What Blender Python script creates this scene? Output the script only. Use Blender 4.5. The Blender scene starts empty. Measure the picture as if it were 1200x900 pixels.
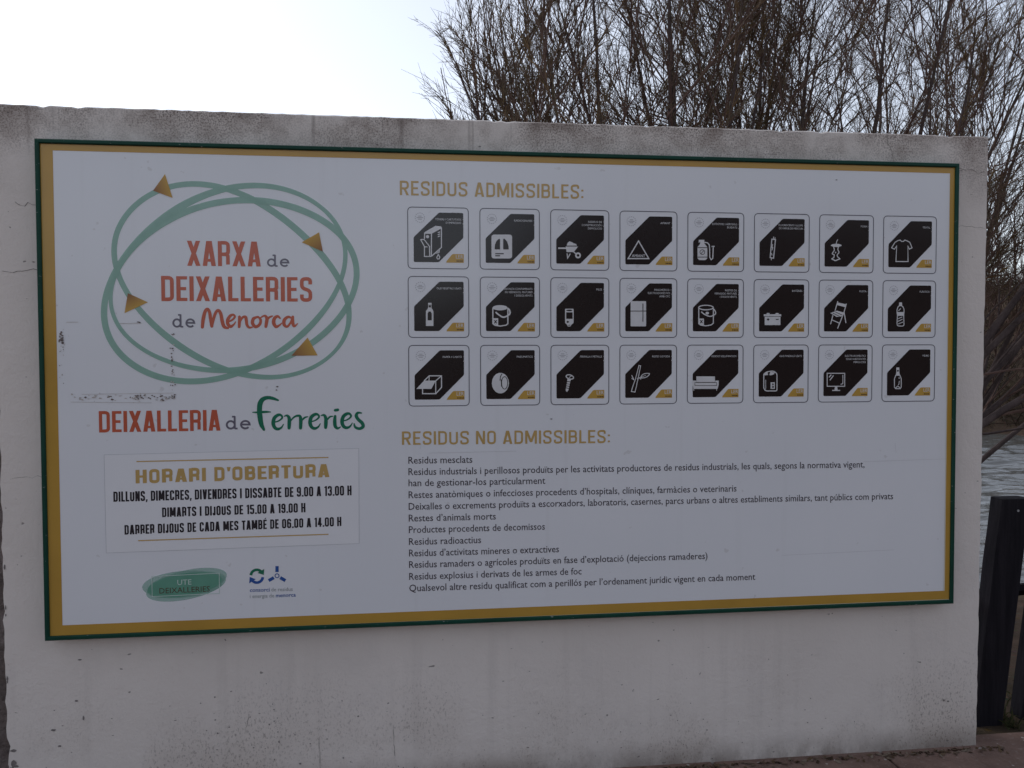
import bpy, bmesh, math, random
from mathutils import Vector, Matrix
R = math.radians
random.seed(7)
scene = bpy.context.scene
C = scene.collection

# ------------------------------------------------------------------ camera, world, sun, exposure
CAM = Vector((1.4278, -3.1155, 1.7326))
cam_d = bpy.data.cameras.new('camera')
cam_d.sensor_width = 36.0
cam_d.lens = 27.553
cam_d.clip_start = 0.05
cam_d.clip_end = 3000
cam = bpy.data.objects.new('camera', cam_d)
C.objects.link(cam)
_r = Vector((0.99354656, -0.11323119, -0.00662736 * 0.5)).normalized()
_f = Vector((0.11323119, 0.9931256, -0.02966889)).normalized()
_r = (_r - _f * _r.dot(_f)).normalized()
_u = _r.cross(_f)
cam.matrix_world = Matrix(((_r.x, _u.x, -_f.x, CAM.x), (_r.y, _u.y, -_f.y, CAM.y), (_r.z, _u.z, -_f.z, CAM.z), (0, 0, 0, 1)))
scene.camera = cam

SUN_EL, SUN_AZ = 46.0, -44.0          # azimuth from +Y (behind the wall) towards -X
world = bpy.data.worlds.new('World')
scene.world = world
world.use_nodes = True
wn = world.node_tree
bg = wn.nodes['Background']
sky = wn.nodes.new('ShaderNodeTexSky')
sky.sky_type = 'NISHITA'
sky.sun_disc = False
sky.sun_elevation = R(SUN_EL)
sky.sun_rotation = R(SUN_AZ)
sky.altitude = 50
sky.air_density = 1.0
sky.dust_density = 1.0
sky.ozone_density = 1.5
hs = wn.nodes.new('ShaderNodeHueSaturation')          # thin high cloud takes most of the blue out of the sky
hs.inputs['Saturation'].default_value = 0.40
wn.links.new(sky.outputs['Color'], hs.inputs['Color'])
tn = wn.nodes.new('ShaderNodeMix'); tn.data_type = 'RGBA'; tn.blend_type = 'MULTIPLY'
tn.inputs[0].default_value = 1.0
tn.inputs[7].default_value = (0.975, 0.98, 1.0, 1)
wn.links.new(hs.outputs['Color'], tn.inputs[6])
wn.links.new(tn.outputs[2], bg.inputs['Color'])
bg.inputs['Strength'].default_value = 0.15
sl = bpy.data.lights.new('sun', 'SUN')
sl.energy = 0.6
sl.angle = R(18)
sl.color = (1.0, 0.93, 0.84)
so = bpy.data.objects.new('sun', sl)
C.objects.link(so)
sd = Vector((math.sin(R(SUN_AZ)) * math.cos(R(SUN_EL)), math.cos(R(SUN_AZ)) * math.cos(R(SUN_EL)), math.sin(R(SUN_EL))))
so.rotation_euler = (-sd).to_track_quat('-Z', 'Y').to_euler()
so.location = (0, 20, 12)
scene.view_settings.view_transform = 'Standard'
scene.view_settings.look = 'None'
scene.view_settings.gamma = 1.0
scene.view_settings.exposure = 0.36
scene.view_settings.use_curve_mapping = False

# ------------------------------------------------------------------ helpers
def link(o, parent=None):
    C.objects.link(o)
    if parent is not None:
        o.parent = parent
    return o

def empty(name, loc=(0, 0, 0)):
    o = bpy.data.objects.new(name, None)
    o.location = loc
    o.empty_display_size = 0.1
    return link(o)

def tag(o, label=None, cat=None, group=None, kind=None):
    if label: o['label'] = label
    if cat: o['category'] = cat
    if group: o['group'] = group
    if kind: o['kind'] = kind
    return o

class MB:
    """collects vertices and faces of ONE mesh (world coordinates)"""
    def __init__(s):
        s.v, s.f, s.m = [], [], []
    def face(s, pts, mi=0):
        n = len(s.v)
        s.v.extend([tuple(p) for p in pts])
        s.f.append(tuple(range(n, n + len(pts))))
        s.m.append(mi)
    def grid_faces(s, rings, mi=0, closed=True, cap=False):
        n0 = len(s.v); k = len(rings[0])
        for rg in rings: s.v.extend([tuple(p) for p in rg])
        for i in range(len(rings) - 1):
            for j in range(k if closed else k - 1):
                a = n0 + i * k + j; b = n0 + i * k + (j + 1) % k
                s.f.append((a, b, b + k, a + k)); s.m.append(mi)
        if cap:
            s.f.append(tuple(n0 + j for j in range(k - 1, -1, -1))); s.m.append(mi)
            s.f.append(tuple(n0 + (len(rings) - 1) * k + j for j in range(k))); s.m.append(mi)
    def box(s, x0, x1, y0, y1, z0, z1, mi=0):
        p = [(x0, y0, z0), (x1, y0, z0), (x1, y1, z0), (x0, y1, z0), (x0, y0, z1), (x1, y0, z1), (x1, y1, z1), (x0, y1, z1)]
        n = len(s.v); s.v.extend(p)
        for q in ((0, 3, 2, 1), (4, 5, 6, 7), (0, 1, 5, 4), (1, 2, 6, 5), (2, 3, 7, 6), (3, 0, 4, 7)):
            s.f.append(tuple(n + i for i in q)); s.m.append(mi)
    def tube(s, pts, rads, n=5, mi=0, cap=True):
        rings = []
        t0 = None
        for i, p in enumerate(pts):
            a = pts[max(i - 1, 0)]; b = pts[min(i + 1, len(pts) - 1)]
            t = (Vector(b) - Vector(a)).normalized()
            if t0 is None:
                u = t.cross(Vector((0.31, 0.17, 0.93)))
                if u.length < 1e-3: u = t.cross(Vector((1, 0, 0)))
                u.normalize()
            else:
                u = (u - t * u.dot(t)).normalized()
            t0 = t
            w = t.cross(u)
            r = rads[i]
            rings.append([Vector(p) + (u * math.cos(2 * math.pi * j / n) + w * math.sin(2 * math.pi * j / n)) * r for j in range(n)])
        s.grid_faces(rings, mi, True, cap)
    def build(s, name, mat, parent=None, origin=None, smooth=False, bevel=0.0):
        me = bpy.data.meshes.new(name)
        ox = Vector(origin) if origin is not None else (parent_loc(parent) if parent is not None else Vector((0, 0, 0)))
        me.from_pydata([(v[0] - ox.x, v[1] - ox.y, v[2] - ox.z) for v in s.v], [], s.f)
        mats = mat if isinstance(mat, (list, tuple)) else [mat]
        for m in mats: me.materials.append(m)
        if len(mats) > 1:
            me.polygons.foreach_set('material_index', s.m)
        if smooth:
            me.polygons.foreach_set('use_smooth', [True] * len(me.polygons))
        me.update()
        o = bpy.data.objects.new(name, me)
        link(o, parent)
        if parent is None: o.location = ox
        if bevel:
            b = o.modifiers.new('bevel', 'BEVEL'); b.width = bevel; b.segments = 2; b.limit_method = 'ANGLE'
        return o

def parent_loc(o):
    p = Vector((0, 0, 0))
    while o is not None:
        p = p + o.location
        o = o.parent
    return p

# ------------------------------------------------------------------ material helpers
def new_mat(name, rough=0.7, spec=0.5):
    m = bpy.data.materials.new(name)
    m.use_nodes = True
    b = m.node_tree.nodes['Principled BSDF']
    b.inputs['Roughness'].default_value = rough
    b.inputs['Specular IOR Level'].default_value = spec
    return m, m.node_tree, b

def N(t, kind, **kw):
    n = t.nodes.new(kind)
    for k, v in kw.items():
        setattr(n, k, v)
    return n

def noise(t, vec, scale, detail=6, rough=0.55, dist=0.0):
    n = N(t, 'ShaderNodeTexNoise')
    n.inputs['Scale'].default_value = scale
    n.inputs['Detail'].default_value = detail
    n.inputs['Roughness'].default_value = rough
    n.inputs['Distortion'].default_value = dist
    if vec is not None: t.links.new(vec, n.inputs['Vector'])
    return n.outputs['Fac']

def ramp(t, fac, stops):
    n = N(t, 'ShaderNodeValToRGB')
    e = n.color_ramp.elements
    while len(e) < len(stops): e.new(0.5)
    for i, (p, c) in enumerate(stops):
        e[i].position = p
        e[i].color = c if len(c) == 4 else (*c, 1)
    t.links.new(fac, n.inputs['Fac'])
    return n.outputs['Color']

def mix(t, fac, a, b, mode='MIX'):
    n = N(t, 'ShaderNodeMix', data_type='RGBA', blend_type=mode)
    for sock, val in ((n.inputs[0], fac), (n.inputs[6], a), (n.inputs[7], b)):
        if isinstance(val, (int, float)): sock.default_value = val
        elif isinstance(val, tuple): sock.default_value = (*val[:3], 1)
        else: t.links.new(val, sock)
    return n.outputs[2]

def math_(t, op, a, b=None, clamp=False):
    n = N(t, 'ShaderNodeMath', operation=op)
    n.use_clamp = clamp
    for i, v in enumerate((a, b)):
        if v is None: continue
        if isinstance(v, (int, float)): n.inputs[i].default_value = v
        else: t.links.new(v, n.inputs[i])
    return n.outputs[0]

def mrange(t, v, a, b, c=0.0, d=1.0):
    n = N(t, 'ShaderNodeMapRange')
    n.interpolation_type = 'SMOOTHSTEP'
    t.links.new(v, n.inputs[0])
    for i, x in enumerate((a, b, c, d)): n.inputs[i + 1].default_value = x
    return n.outputs[0]

def bump(t, b, h, strength=0.3, dist=0.01):
    n = N(t, 'ShaderNodeBump')
    n.inputs['Strength'].default_value = strength
    n.inputs['Distance'].default_value = dist
    t.links.new(h, n.inputs['Height'])
    t.links.new(n.outputs['Normal'], b.inputs['Normal'])

def objcoord(t, scale=(1, 1, 1)):
    c = N(t, 'ShaderNodeTexCoord')
    m = N(t, 'ShaderNodeMapping')
    m.inputs['Scale'].default_value = scale
    t.links.new(c.outputs['Object'], m.inputs['Vector'])
    return m.outputs['Vector']

def sepxyz(t, vec):
    n = N(t, 'ShaderNodeSeparateXYZ')
    t.links.new(vec, n.inputs[0])
    return n.outputs

def plain(name, col, rough=0.5, var=0.06, scale=14.0, spec=0.5):
    """a print or paint colour with faint wear"""
    m, t, b = new_mat(name, rough, spec)
    v = objcoord(t)
    f = noise(t, v, scale, 5)
    lo = tuple(c * (1 - var) for c in col); hi = tuple(min(1, c * (1 + var)) for c in col)
    t.links.new(ramp(t, f, [(0.3, lo), (0.7, hi)]), b.inputs['Base Color'])
    return m

# ------------------------------------------------------------------ materials
M = {}

def wall_material():
    m, t, b = new_mat('white_lime_plaster', 0.92, 0.2)
    v = objcoord(t)
    x, y, z = sepxyz(t, v)
    base = ramp(t, noise(t, v, 1.3, 5), [(0.3, (0.735, 0.675, 0.625)), (0.7, (0.815, 0.752, 0.70))])
    blot = noise(t, v, 4.0, 6, 0.65)
    base = mix(t, mrange(t, blot, 0.50, 0.78, 0, 0.25), base, (0.60, 0.56, 0.54))
    # algae and soot in a band under the top edge, broken up at three sizes
    big = noise(t, v, 2.1, 4, 0.6)
    mid = noise(t, v, 11.0, 6, 0.7)
    fine = noise(t, v, 150.0, 4, 0.75)
    top = math_(t, 'ADD', mrange(t, z, 2.30, 2.72), math_(t, 'MULTIPLY', mrange(t, z, 2.64, 2.705), 0.35))
    a = math_(t, 'MULTIPLY', top, math_(t, 'ADD', mrange(t, big, 0.38, 0.62), 0.06))
    a2 = math_(t, 'MULTIPLY', a, mrange(t, mid, 0.34, 0.64))
    base = mix(t, math_(t, 'MULTIPLY', a, 0.22, True), base, (0.44, 0.365, 0.31))
    spk = math_(t, 'MULTIPLY', a, mrange(t, fine, 0.47, 0.58))
    base = mix(t, math_(t, 'MULTIPLY', spk, 0.68, True), base, (0.13, 0.105, 0.095))
    base = mix(t, math_(t, 'MULTIPLY', a2, 0.50, True), base, (0.20, 0.15, 0.125))
    # drips running down from the top
    dv = objcoord(t, (9, 1, 0.5))
    drip = mrange(t, noise(t, dv, 1.6, 5, 0.6), 0.58, 0.72)
    drip = math_(t, 'MULTIPLY', drip, mrange(t, z, 2.38, 2.68))
    base = mix(t, math_(t, 'MULTIPLY', drip, 0.55, True), base, (0.20, 0.165, 0.15))
    # splash-back mould in specks near the foot
    foot = mrange(t, z, 0.62, 0.0)
    fb = math_(t, 'MULTIPLY', foot, mrange(t, noise(t, objcoord(t, (1.0, 1, 0.75)), 2.3, 5, 0.6), 0.40, 0.66))
    f1 = mrange(t, noise(t, objcoord(t, (1, 1, 0.55)), 130.0, 4, 0.75), 0.53, 0.63)
    base = mix(t, math_(t, 'MULTIPLY', math_(t, 'MULTIPLY', fb, f1), 0.75, True), base, (0.12, 0.10, 0.09))
    base = mix(t, math_(t, 'MULTIPLY', math_(t, 'MULTIPLY', fb, foot), 0.40, True), base, (0.42, 0.345, 0.285))
    edge = math_(t, 'MULTIPLY', mrange(t, z, 0.15, 0.0), mrange(t, noise(t, objcoord(t, (1, 1, 0.6)), 5, 6, 0.7), 0.22, 0.62))
    base = mix(t, math_(t, 'MULTIPLY', edge, 0.75, True), base, (0.20, 0.16, 0.135))
    # pale grey runs below the sign
    run = math_(t, 'MULTIPLY', mrange(t, noise(t, objcoord(t, (7, 1, 0.35)), 1.9, 5, 0.6), 0.50, 0.74), mrange(t, z, 0.75, 0.45))
    base = mix(t, math_(t, 'MULTIPLY', run, 0.15, True), base, (0.40, 0.36, 0.33))
    # isolated dark pocks and scrapes
    pock = mrange(t, noise(t, objcoord(t, (1, 1, 1.6)), 30.0, 2, 0.5), 0.735, 0.765)
    base = mix(t, math_(t, 'MULTIPLY', pock, 0.7), base, (0.17, 0.15, 0.14))
    t.links.new(base, b.inputs['Base Color'])
    h = math_(t, 'ADD', math_(t, 'MULTIPLY', noise(t, v, 60, 6, 0.7), 0.5), noise(t, v, 7, 5, 0.6))
    h = math_(t, 'SUBTRACT', h, math_(t, 'MULTIPLY', pock, 0.5))
    bump(t, b, h, 0.45, 0.012)
    return m
M['plaster'] = wall_material()

def rough_wall_material():
    m, t, b = new_mat('raw_render', 0.95, 0.2)
    v = objcoord(t)
    base = ramp(t, noise(t, v, 9, 7, 0.7), [(0.3, (0.12, 0.095, 0.085)), (0.7, (0.27, 0.225, 0.21))])
    base = mix(t, mrange(t, noise(t, v, 60, 4, 0.7), 0.45, 0.65, 0, 0.6), base, (0.09, 0.075, 0.07))
    t.links.new(base, b.inputs['Base Color'])
    bump(t, b, noise(t, v, 40, 6, 0.7), 0.8, 0.02)
    return m
M['raw_wall'] = rough_wall_material()

def panel_material():
    m, t, b = new_mat('white_printed_panel', 0.2, 0.5)
    v = objcoord(t)
    base = ramp(t, noise(t, v, 1.2, 4), [(0.3, (0.77, 0.785, 0.815)), (0.7, (0.81, 0.82, 0.845))])
    # rain streaks and dust
    st = mrange(t, noise(t, objcoord(t, (14, 1, 0.5)), 1.5, 4), 0.55, 0.80, 0, 0.14)
    base = mix(t, st, base, (0.62, 0.62, 0.62))
    spot = mrange(t, noise(t, v, 26, 2, 0.4), 0.74, 0.78, 0, 0.28)
    base = mix(t, spot, base, (0.45, 0.42, 0.40))
    t.links.new(base, b.inputs['Base Color'])
    t.links.new(mrange(t, noise(t, v, 3, 5), 0.3, 0.7, 0.14, 0.24), b.inputs['Roughness'])
    bump(t, b, noise(t, objcoord(t, (1.2, 1, 0.5)), 1.6, 2), 0.10, 0.012)
    return m
M['panel'] = panel_material()

def ink(name, col, alpha=1.0, rough=0.2, spec=0.5):
    m = plain(name, col, rough, 0.05, 20, spec)
    if alpha < 1:
        m.node_tree.nodes['Principled BSDF'].inputs['Alpha'].default_value = alpha
    return m
M['gold_border'] = plain('gold_border_paint', (0.50, 0.29, 0.050), 0.22, 0.06, 6)
M['gold_ink'] = ink('gold_ink', (0.54, 0.36, 0.13))
M['gold_badge'] = ink('gold_badge_ink', (0.55, 0.335, 0.07))
M['red_ink'] = ink('brick_red_ink', (0.55, 0.118, 0.062))
M['grey_ink'] = ink('grey_ink', (0.15, 0.14, 0.18))
M['body_ink'] = ink('body_text_ink', (0.055, 0.050, 0.065))
M['black_ink'] = ink('black_ink', (0.022, 0.021, 0.028))
M['octagon_ink'] = ink('black_field_ink', (0.017, 0.012, 0.013), 1, 0.18, 0.5)
M['white_ink'] = ink('white_ink', (0.70, 0.70, 0.71))
M['outline_ink'] = ink('outline_ink', (0.10, 0.10, 0.125))
M['faint_ink'] = ink('faint_grey_ink', (0.43, 0.43, 0.46))
M['ring_ink'] = ink('sage_green_ink', (0.30, 0.52, 0.42), 0.78)
M['forest_ink'] = ink('forest_green_ink', (0.012, 0.17, 0.095))
M['blue_ink'] = ink('blue_ink', (0.022, 0.095, 0.34))
M['ellipse_ink'] = ink('pale_green_ink', (0.27, 0.52, 0.42), 0.50)
M['ellipse_core'] = ink('jade_green_ink', (0.15, 0.40, 0.29), 0.80)
M['pale_ink'] = ink('pale_green_white_ink', (0.55, 0.68, 0.62))
M['brown_ink'] = ink('brown_ink', (0.085, 0.05, 0.03))
M['sticker'] = plain('sticker_vinyl', (0.82, 0.825, 0.845), 0.22, 0.02, 3)
M['cream'] = plain('cream_edge', (0.66, 0.60, 0.45), 0.6, 0.08, 10)
M['residue'] = plain('tape_residue', (0.16, 0.13, 0.12), 0.9, 0.35, 60)
M['residue_pale'] = plain('pale_tape_residue', (0.50, 0.46, 0.43), 0.9, 0.2, 60)

def arrow_material():
    m, t, b = new_mat('arrow_ink', 0.4)
    uv = N(t, 'ShaderNodeVertexColor', layer_name='tone')
    t.links.new(mix(t, uv.outputs['Color'], (0.66, 0.40, 0.07), (0.27, 0.10, 0.045)), b.inputs['Base Color'])
    b.inputs['Alpha'].default_value = 0.9
    return m
M['arrow'] = arrow_material()

def frame_material():
    m, t, b = new_mat('green_painted_moulding', 0.5, 0.22)
    v = objcoord(t)
    base = ramp(t, noise(t, v, 8, 5), [(0.3, (0.003, 0.040, 0.025)), (0.7, (0.005, 0.058, 0.037))])
    chip = mrange(t, noise(t, objcoord(t, (1, 1, 4)), 38, 3, 0.6), 0.70, 0.73)
    base = mix(t, math_(t, 'MULTIPLY', chip, 0.7), base, (0.42, 0.44, 0.42))
    t.links.new(base, b.inputs['Base Color'])
    return m
M['frame'] = frame_material()

def paving_material():
    m, t, b = new_mat('stone_paving', 0.9, 0.25)
    v = objcoord(t)
    base = ramp(t, noise(t, v, 5, 7, 0.65), [(0.28, (0.135, 0.084, 0.066)), (0.72, (0.27, 0.175, 0.14))])
    base = mix(t, mrange(t, noise(t, v, 55, 4, 0.6), 0.55, 0.7, 0, 0.45), base, (0.30, 0.25, 0.22))
    chip = mrange(t, noise(t, v, 24, 1, 0.4), 0.73, 0.75)
    base = mix(t, math_(t, 'MULTIPLY', chip, 0.7), base, (0.50, 0.46, 0.42))
    t.links.new(base, b.inputs['Base Color'])
    bump(t, b, noise(t, v, 30, 6, 0.7), 0.6, 0.012)
    return m
M['paving'] = paving_material()

def earth_material():
    m, t, b = new_mat('leaf_strewn_earth', 0.95, 0.15)
    v = objcoord(t)
    base = ramp(t, noise(t, v, 1.7, 8, 0.65), [(0.28, (0.055, 0.036, 0.026)), (0.72, (0.14, 0.095, 0.066))])
    lf = N(t, 'ShaderNodeTexVoronoi'); lf.inputs['Scale'].default_value = 16
    t.links.new(v, lf.inputs['Vector'])
    base = mix(t, mrange(t, lf.outputs['Distance'], 0.32, 0.20, 0, 0.55), base, lf.outputs['Color'], 'SOFT_LIGHT')
    g = mrange(t, noise(t, v, 0.35, 5), 0.5, 0.68, 0, 0.5)
    base = mix(t, g, base, (0.05, 0.055, 0.022))
    t.links.new(base, b.inputs['Base Color'])
    bump(t, b, noise(t, v, 9, 8, 0.7), 1.0, 0.06)
    return m
M['earth'] = earth_material()

def water_material():
    m, t, b = new_mat('rippled_water', 0.05, 0.5)
    b.inputs['Base Color'].default_value = (0.10, 0.10, 0.094, 1)
    b.inputs['IOR'].default_value = 1.40
    v1 = objcoord(t, (0.55, 1.6, 1))
    v2 = objcoord(t, (1.6, 4.2, 1))
    h = math_(t, 'ADD', math_(t, 'MULTIPLY', noise(t, v1, 2.0, 3, 0.5, 0.6), 1.0), math_(t, 'MULTIPLY', noise(t, v2, 2.6, 4, 0.6, 0.8), 0.45))
    bump(t, b, h, 0.5, 0.04)
    return m
M['water'] = water_material()

def bark(name, c0, c1, scale=9):
    m, t, b = new_mat(name, 0.9, 0.2)
    v = objcoord(t, (1, 1, 0.35))
    t.links.new(ramp(t, noise(t, v, scale, 6, 0.7), [(0.3, c0), (0.7, c1)]), b.inputs['Base Color'])
    bump(t, b, noise(t, v, scale * 4, 5, 0.7), 0.7, 0.02)
    return m
M['bark'] = bark('tamarisk_bark', (0.060, 0.044, 0.042), (0.13, 0.098, 0.092))
M['twig'] = bark('tamarisk_twig', (0.090, 0.055, 0.046), (0.18, 0.115, 0.095), 3)

def strand(name, cols):
    m, t, b = new_mat(name, 0.9, 0.15)
    g = N(t, 'ShaderNodeNewGeometry')
    n = len(cols)
    t.links.new(ramp(t, g.outputs['Random Per Island'], [((i + 0.5) / n, c) for i, c in enumerate(cols)]), b.inputs['Base Color'])
    return m
M['plume'] = strand('dry_plume', [(0.08, 0.052, 0.032), (0.19, 0.115, 0.06), (0.24, 0.155, 0.08), (0.12, 0.09, 0.042)])
M['sprig'] = strand('bare_sprig', [(0.10, 0.068, 0.055), (0.17, 0.115, 0.085), (0.14, 0.115, 0.07)])
M['brush'] = strand('dead_brush', [(0.022, 0.014, 0.010), (0.050, 0.032, 0.020), (0.080, 0.054, 0.032), (0.036, 0.032, 0.018), (0.12, 0.095, 0.072)])
M['weed'] = strand('weed_green', [(0.025, 0.03, 0.012), (0.045, 0.05, 0.018), (0.07, 0.055, 0.028)])
M['litter'] = strand('leaf_litter', [(0.05, 0.03, 0.02), (0.11, 0.07, 0.04), (0.13, 0.09, 0.06), (0.19, 0.15, 0.115)])

def post_material():
    m, t, b = new_mat('dark_stained_wood', 0.8, 0.18)
    v = objcoord(t, (8, 8, 0.5))
    t.links.new(ramp(t, noise(t, v, 4, 6, 0.65), [(0.3, (0.004, 0.0035, 0.006)), (0.72, (0.020, 0.017, 0.022))]), b.inputs['Base Color'])
    bump(t, b, noise(t, v, 7, 6, 0.7), 0.5, 0.008)
    return m
M['post'] = post_material()
M['nail'] = plain('galvanised_nail', (0.35, 0.35, 0.36), 0.5, 0.1)

# ------------------------------------------------------------------ ground, paving, water, far slope
def hgt(x, y):
    far = 21.3 - 0.10 * (x - 18)
    if y < -14:                                  # unseen rise added behind the viewer, shaped for its reflection in the sign panel
        az = math.degrees(math.atan2(x - 1.43, -3.1 - y))
        rise = 0.085 + 0.22 / (1 + math.exp(-(az - 9) / 2.2))
        z = min(1, (-14 - y) / 16) * (1.7 + 27 * rise) + 0.25 * math.sin(x * 0.8) + 0.2 * math.sin(x * 2.1 + 1)
        if y < -60: z *= 1.0
    elif y < 0.45: z = 0.0
    elif y < 6.0: z = -1.0 * ((y - 0.45) / 5.55) ** 1.25 - 0.03
    elif y < far - 0.6: z = -1.25
    elif y < far + 0.6: z = -1.25 + 0.65 * (y - far + 0.6) / 1.2
    else:
        d = y - far - 0.6
        z = -0.6 + 6.5 * (1 - math.exp(-d / 7.0)) + 0.012 * min(d, 60)
    if y > 0.6:
        z += 0.06 * math.sin(x * 1.7 + y * 0.9) * min(1, (y - 0.6) / 2) + (0.25 * math.sin(x * 0.41 + 1.3) * min(1, max(0, y - far) / 8))
    return z
xs = [-900, -500, -250, -120, -60, -35] + [-25 + i * 1.0 for i in range(28)] + [3.2 + i * 0.35 for i in range(20)] + [10.5 + i * 1.0 for i in range(32)] + [45, 52, 60, 75, 100, 150, 260, 500, 900]
ys = [-900, -400, -150, -60, -40, -30, -25, -20, -17, -14, -12, -6, -2, 0.1, 0.44] + [0.46 + i * 0.3 for i in range(19)] + [6.0, 6.6, 8, 11, 14, 16.5] + [17.2 + i * 0.45 for i in range(16)] + [25 + i * 1.2 for i in range(14)] + [44, 50, 60, 80, 120, 220, 450, 900]
b = MB()
for y in ys:
    for x in xs: b.v.append((x, y, hgt(x, y)))
nx = len(xs)
for j in range(len(ys) - 1):
    for i in range(nx - 1):
        b.f.append((j * nx + i, j * nx + i + 1, (j + 1) * nx + i + 1, (j + 1) * nx + i)); b.m.append(0)
tag(b.build('ground', M['earth'], smooth=True), kind='structure')
from mathutils import noise as mnoise
def ripple(x, y):
    p = Vector((x * 0.9, y * 2.0, 0.0))
    q = Vector((x * 2.2 + 0.6 * math.sin(y), y * 4.6, 3.7))
    return 0.075 * mnoise.noise(p) + 0.045 * mnoise.noise(q)
b = MB()
wx = [-60, -30, -12] + [-2 + 1.0 * i for i in range(8)] + [6 + 0.14 * i for i in range(150)] + [27.5, 30, 36, 45, 60, 90]
wy = [4.3 + 0.085 * i for i in range(240)]
for y in wy:
    for x in wx: b.v.append((x, y, -0.82 + (ripple(x, y) if 3 < x < 28 else 0)))
nw = len(wx)
for j in range(len(wy) - 1):
    for i in range(nw - 1):
        b.f.append((j * nw + i, j * nw + i + 1, (j + 1) * nw + i + 1, (j + 1) * nw + i)); b.m.append(0)
tag(b.build('water', M['water'], origin=(0, 10, -0.82), smooth=True), kind='structure')
# paving: individual slabs with real joints, one sheet of pavement
b = MB()
rp = random.Random(3)
y = 0.16
row = 0
while y > -9:
    d = 0.42 if row else 0.50
    x = -7.0 - rp.random() * 0.5
    while x < 10:
        w = 0.62 + rp.random() * 0.30
        j = 0.006
        dz = rp.uniform(-0.004, 0.004)
        b.box(x + j, x + w - j, y - d + j, y - j, -0.06, 0.018 + dz)
        x += w
    y -= d; row += 1
tag(b.build('pavement', M['paving'], bevel=0.006), kind='structure')

# ------------------------------------------------------------------ the plaster wall
WY = 0.060                                     # wall face
rw = random.Random(11)
b = MB()
n = 160
X0, X1t, X1b = -0.172, 3.873, 3.859
def topz(u): return 2.7003 + 0.006 * (1 - u) ** 2 - 0.001 * u + rw.uniform(-0.0012, 0.0012) - (rw.uniform(0.003, 0.007) if rw.random() < 0.05 else 0)
tops = [topz(i / n) for i in range(n + 1)]
zl = [-0.08, 0.0, 0.05] + [0.08 + 0.035 * k for k in range(70)] + [2.56, 2.63]
edge_l = [X0 + rw.uniform(-0.004, 0.005) for _ in zl]
for k, zz in enumerate(zl):                    # the plaster has broken away at the foot of the left edge
    if 0.05 < zz < 0.30: edge_l[k] += 0.002 + 0.012 * rw.random() ** 2
edge_r = [rw.uniform(-0.003, 0.001) for _ in zl]
front = []
for k, zz in enumerate(zl):
    xr = X1b + (X1t - X1b) * zz / 2.68 + edge_r[k]
    front.append([(edge_l[k] + (xr - edge_l[k]) * i / n, WY, zz) for i in range(n + 1)])
front.append([(X0 + (X1t - X0) * i / n, WY + 0.0, tops[i] - 0.006) for i in range(n + 1)])
front.append([(X0 + (X1t - 0.003 - X0) * i / n, WY + 0.008, tops[i]) for i in range(n + 1)])
back = [[(p[0], WY + 0.24 + (-0.008 if k == len(front) - 1 else 0), p[2]) for p in r_] for k, r_ in enumerate(front)]
b.grid_faces(front, 0, False)
b.grid_faces([list(reversed(r_)) for r_ in back], 0, False)
b.grid_faces([front[-1], back[-1]], 0, False)
b.grid_faces([[r_[0] for r_ in back], [r_[0] for r_ in front]], 0, False)
b.grid_faces([[r_[-1] for r_ in front], [r_[-1] for r_ in back]], 0, False)
tag(b.build('plaster_wall', M['plaster']), 'long white plastered wall with dark algae along its top edge, carrying the big sign', 'wall')
# hairline cracks and flaked patches of the plaster are parts of the wall
wall = bpy.data.objects['plaster_wall']
def crack(pts, w):
    for i in range(len(pts) - 1):
        a, c = Vector(pts[i]), Vector(pts[i + 1])
        nrm = Vector((-(c - a).z, 0, (c - a).x)).normalized() * w * 0.65 * (0.3 + 0.7 * rw.random())
        b.face([(a.x - nrm.x, WY - 0.0012, a.z - nrm.z), (c.x - nrm.x, WY - 0.0012, c.z - nrm.z), (c.x + nrm.x, WY - 0.0012, c.z + nrm.z), (a.x + nrm.x, WY - 0.0012, a.z + nrm.z)])
def wander(x0, z0, x1, z1, k, a):
    return [(x0 + (x1 - x0) * i / k + rw.uniform(-a, a) * 0.5, 0, z0 + (z1 - z0) * i / k + rw.uniform(-a, a)) for i in range(k + 1)]
b = MB()
crack(wander(-0.15, 2.075, 0.0, 2.085, 8, 0.006), 0.0014)
crack(wander(-0.10, 2.335, 0.0, 2.325, 8, 0.010), 0.0016)
crack(wander(3.71, 2.56, 3.86, 2.545, 8, 0.006), 0.0012)
crack(wander(3.71, 2.31, 3.865, 2.305, 7, 0.004), 0.0010)
crack(wander(0.735, 0.34, 0.715, 0.25, 8, 0.007), 0.0010)
crack(wander(1.005, 0.22, 1.01, 0.02, 10, 0.004), 0.0012)
crack(wander(1.30, 0.26, 1.305, 0.13, 8, 0.004), 0.0013)
crack(wander(3.40, 2.69, 3.45, 2.56, 7, 0.010), 0.0012)
crack(wander(-0.14, 1.29, 0.02, 1.30, 8, 0.006), 0.0008)
M['crack'] = plain('crack_dark', (0.10, 0.085, 0.08), 0.95, 0.2)  # dark tone of the hairline cracks in the plaster
b.build('hairline_cracks', M['crack'], wall)
fd = [0.0014]
def flake(cx, cz, rx, rz):
    k = 11
    ph = rw.random() * 6
    fd[0] += 4e-6
    b.face([(cx + rx * math.cos(2 * math.pi * i / k + ph) * rw.uniform(0.55, 1.15), WY - fd[0], cz + rz * math.sin(2 * math.pi * i / k + ph) * rw.uniform(0.55, 1.15)) for i in range(k)])
b = MB()
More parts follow.
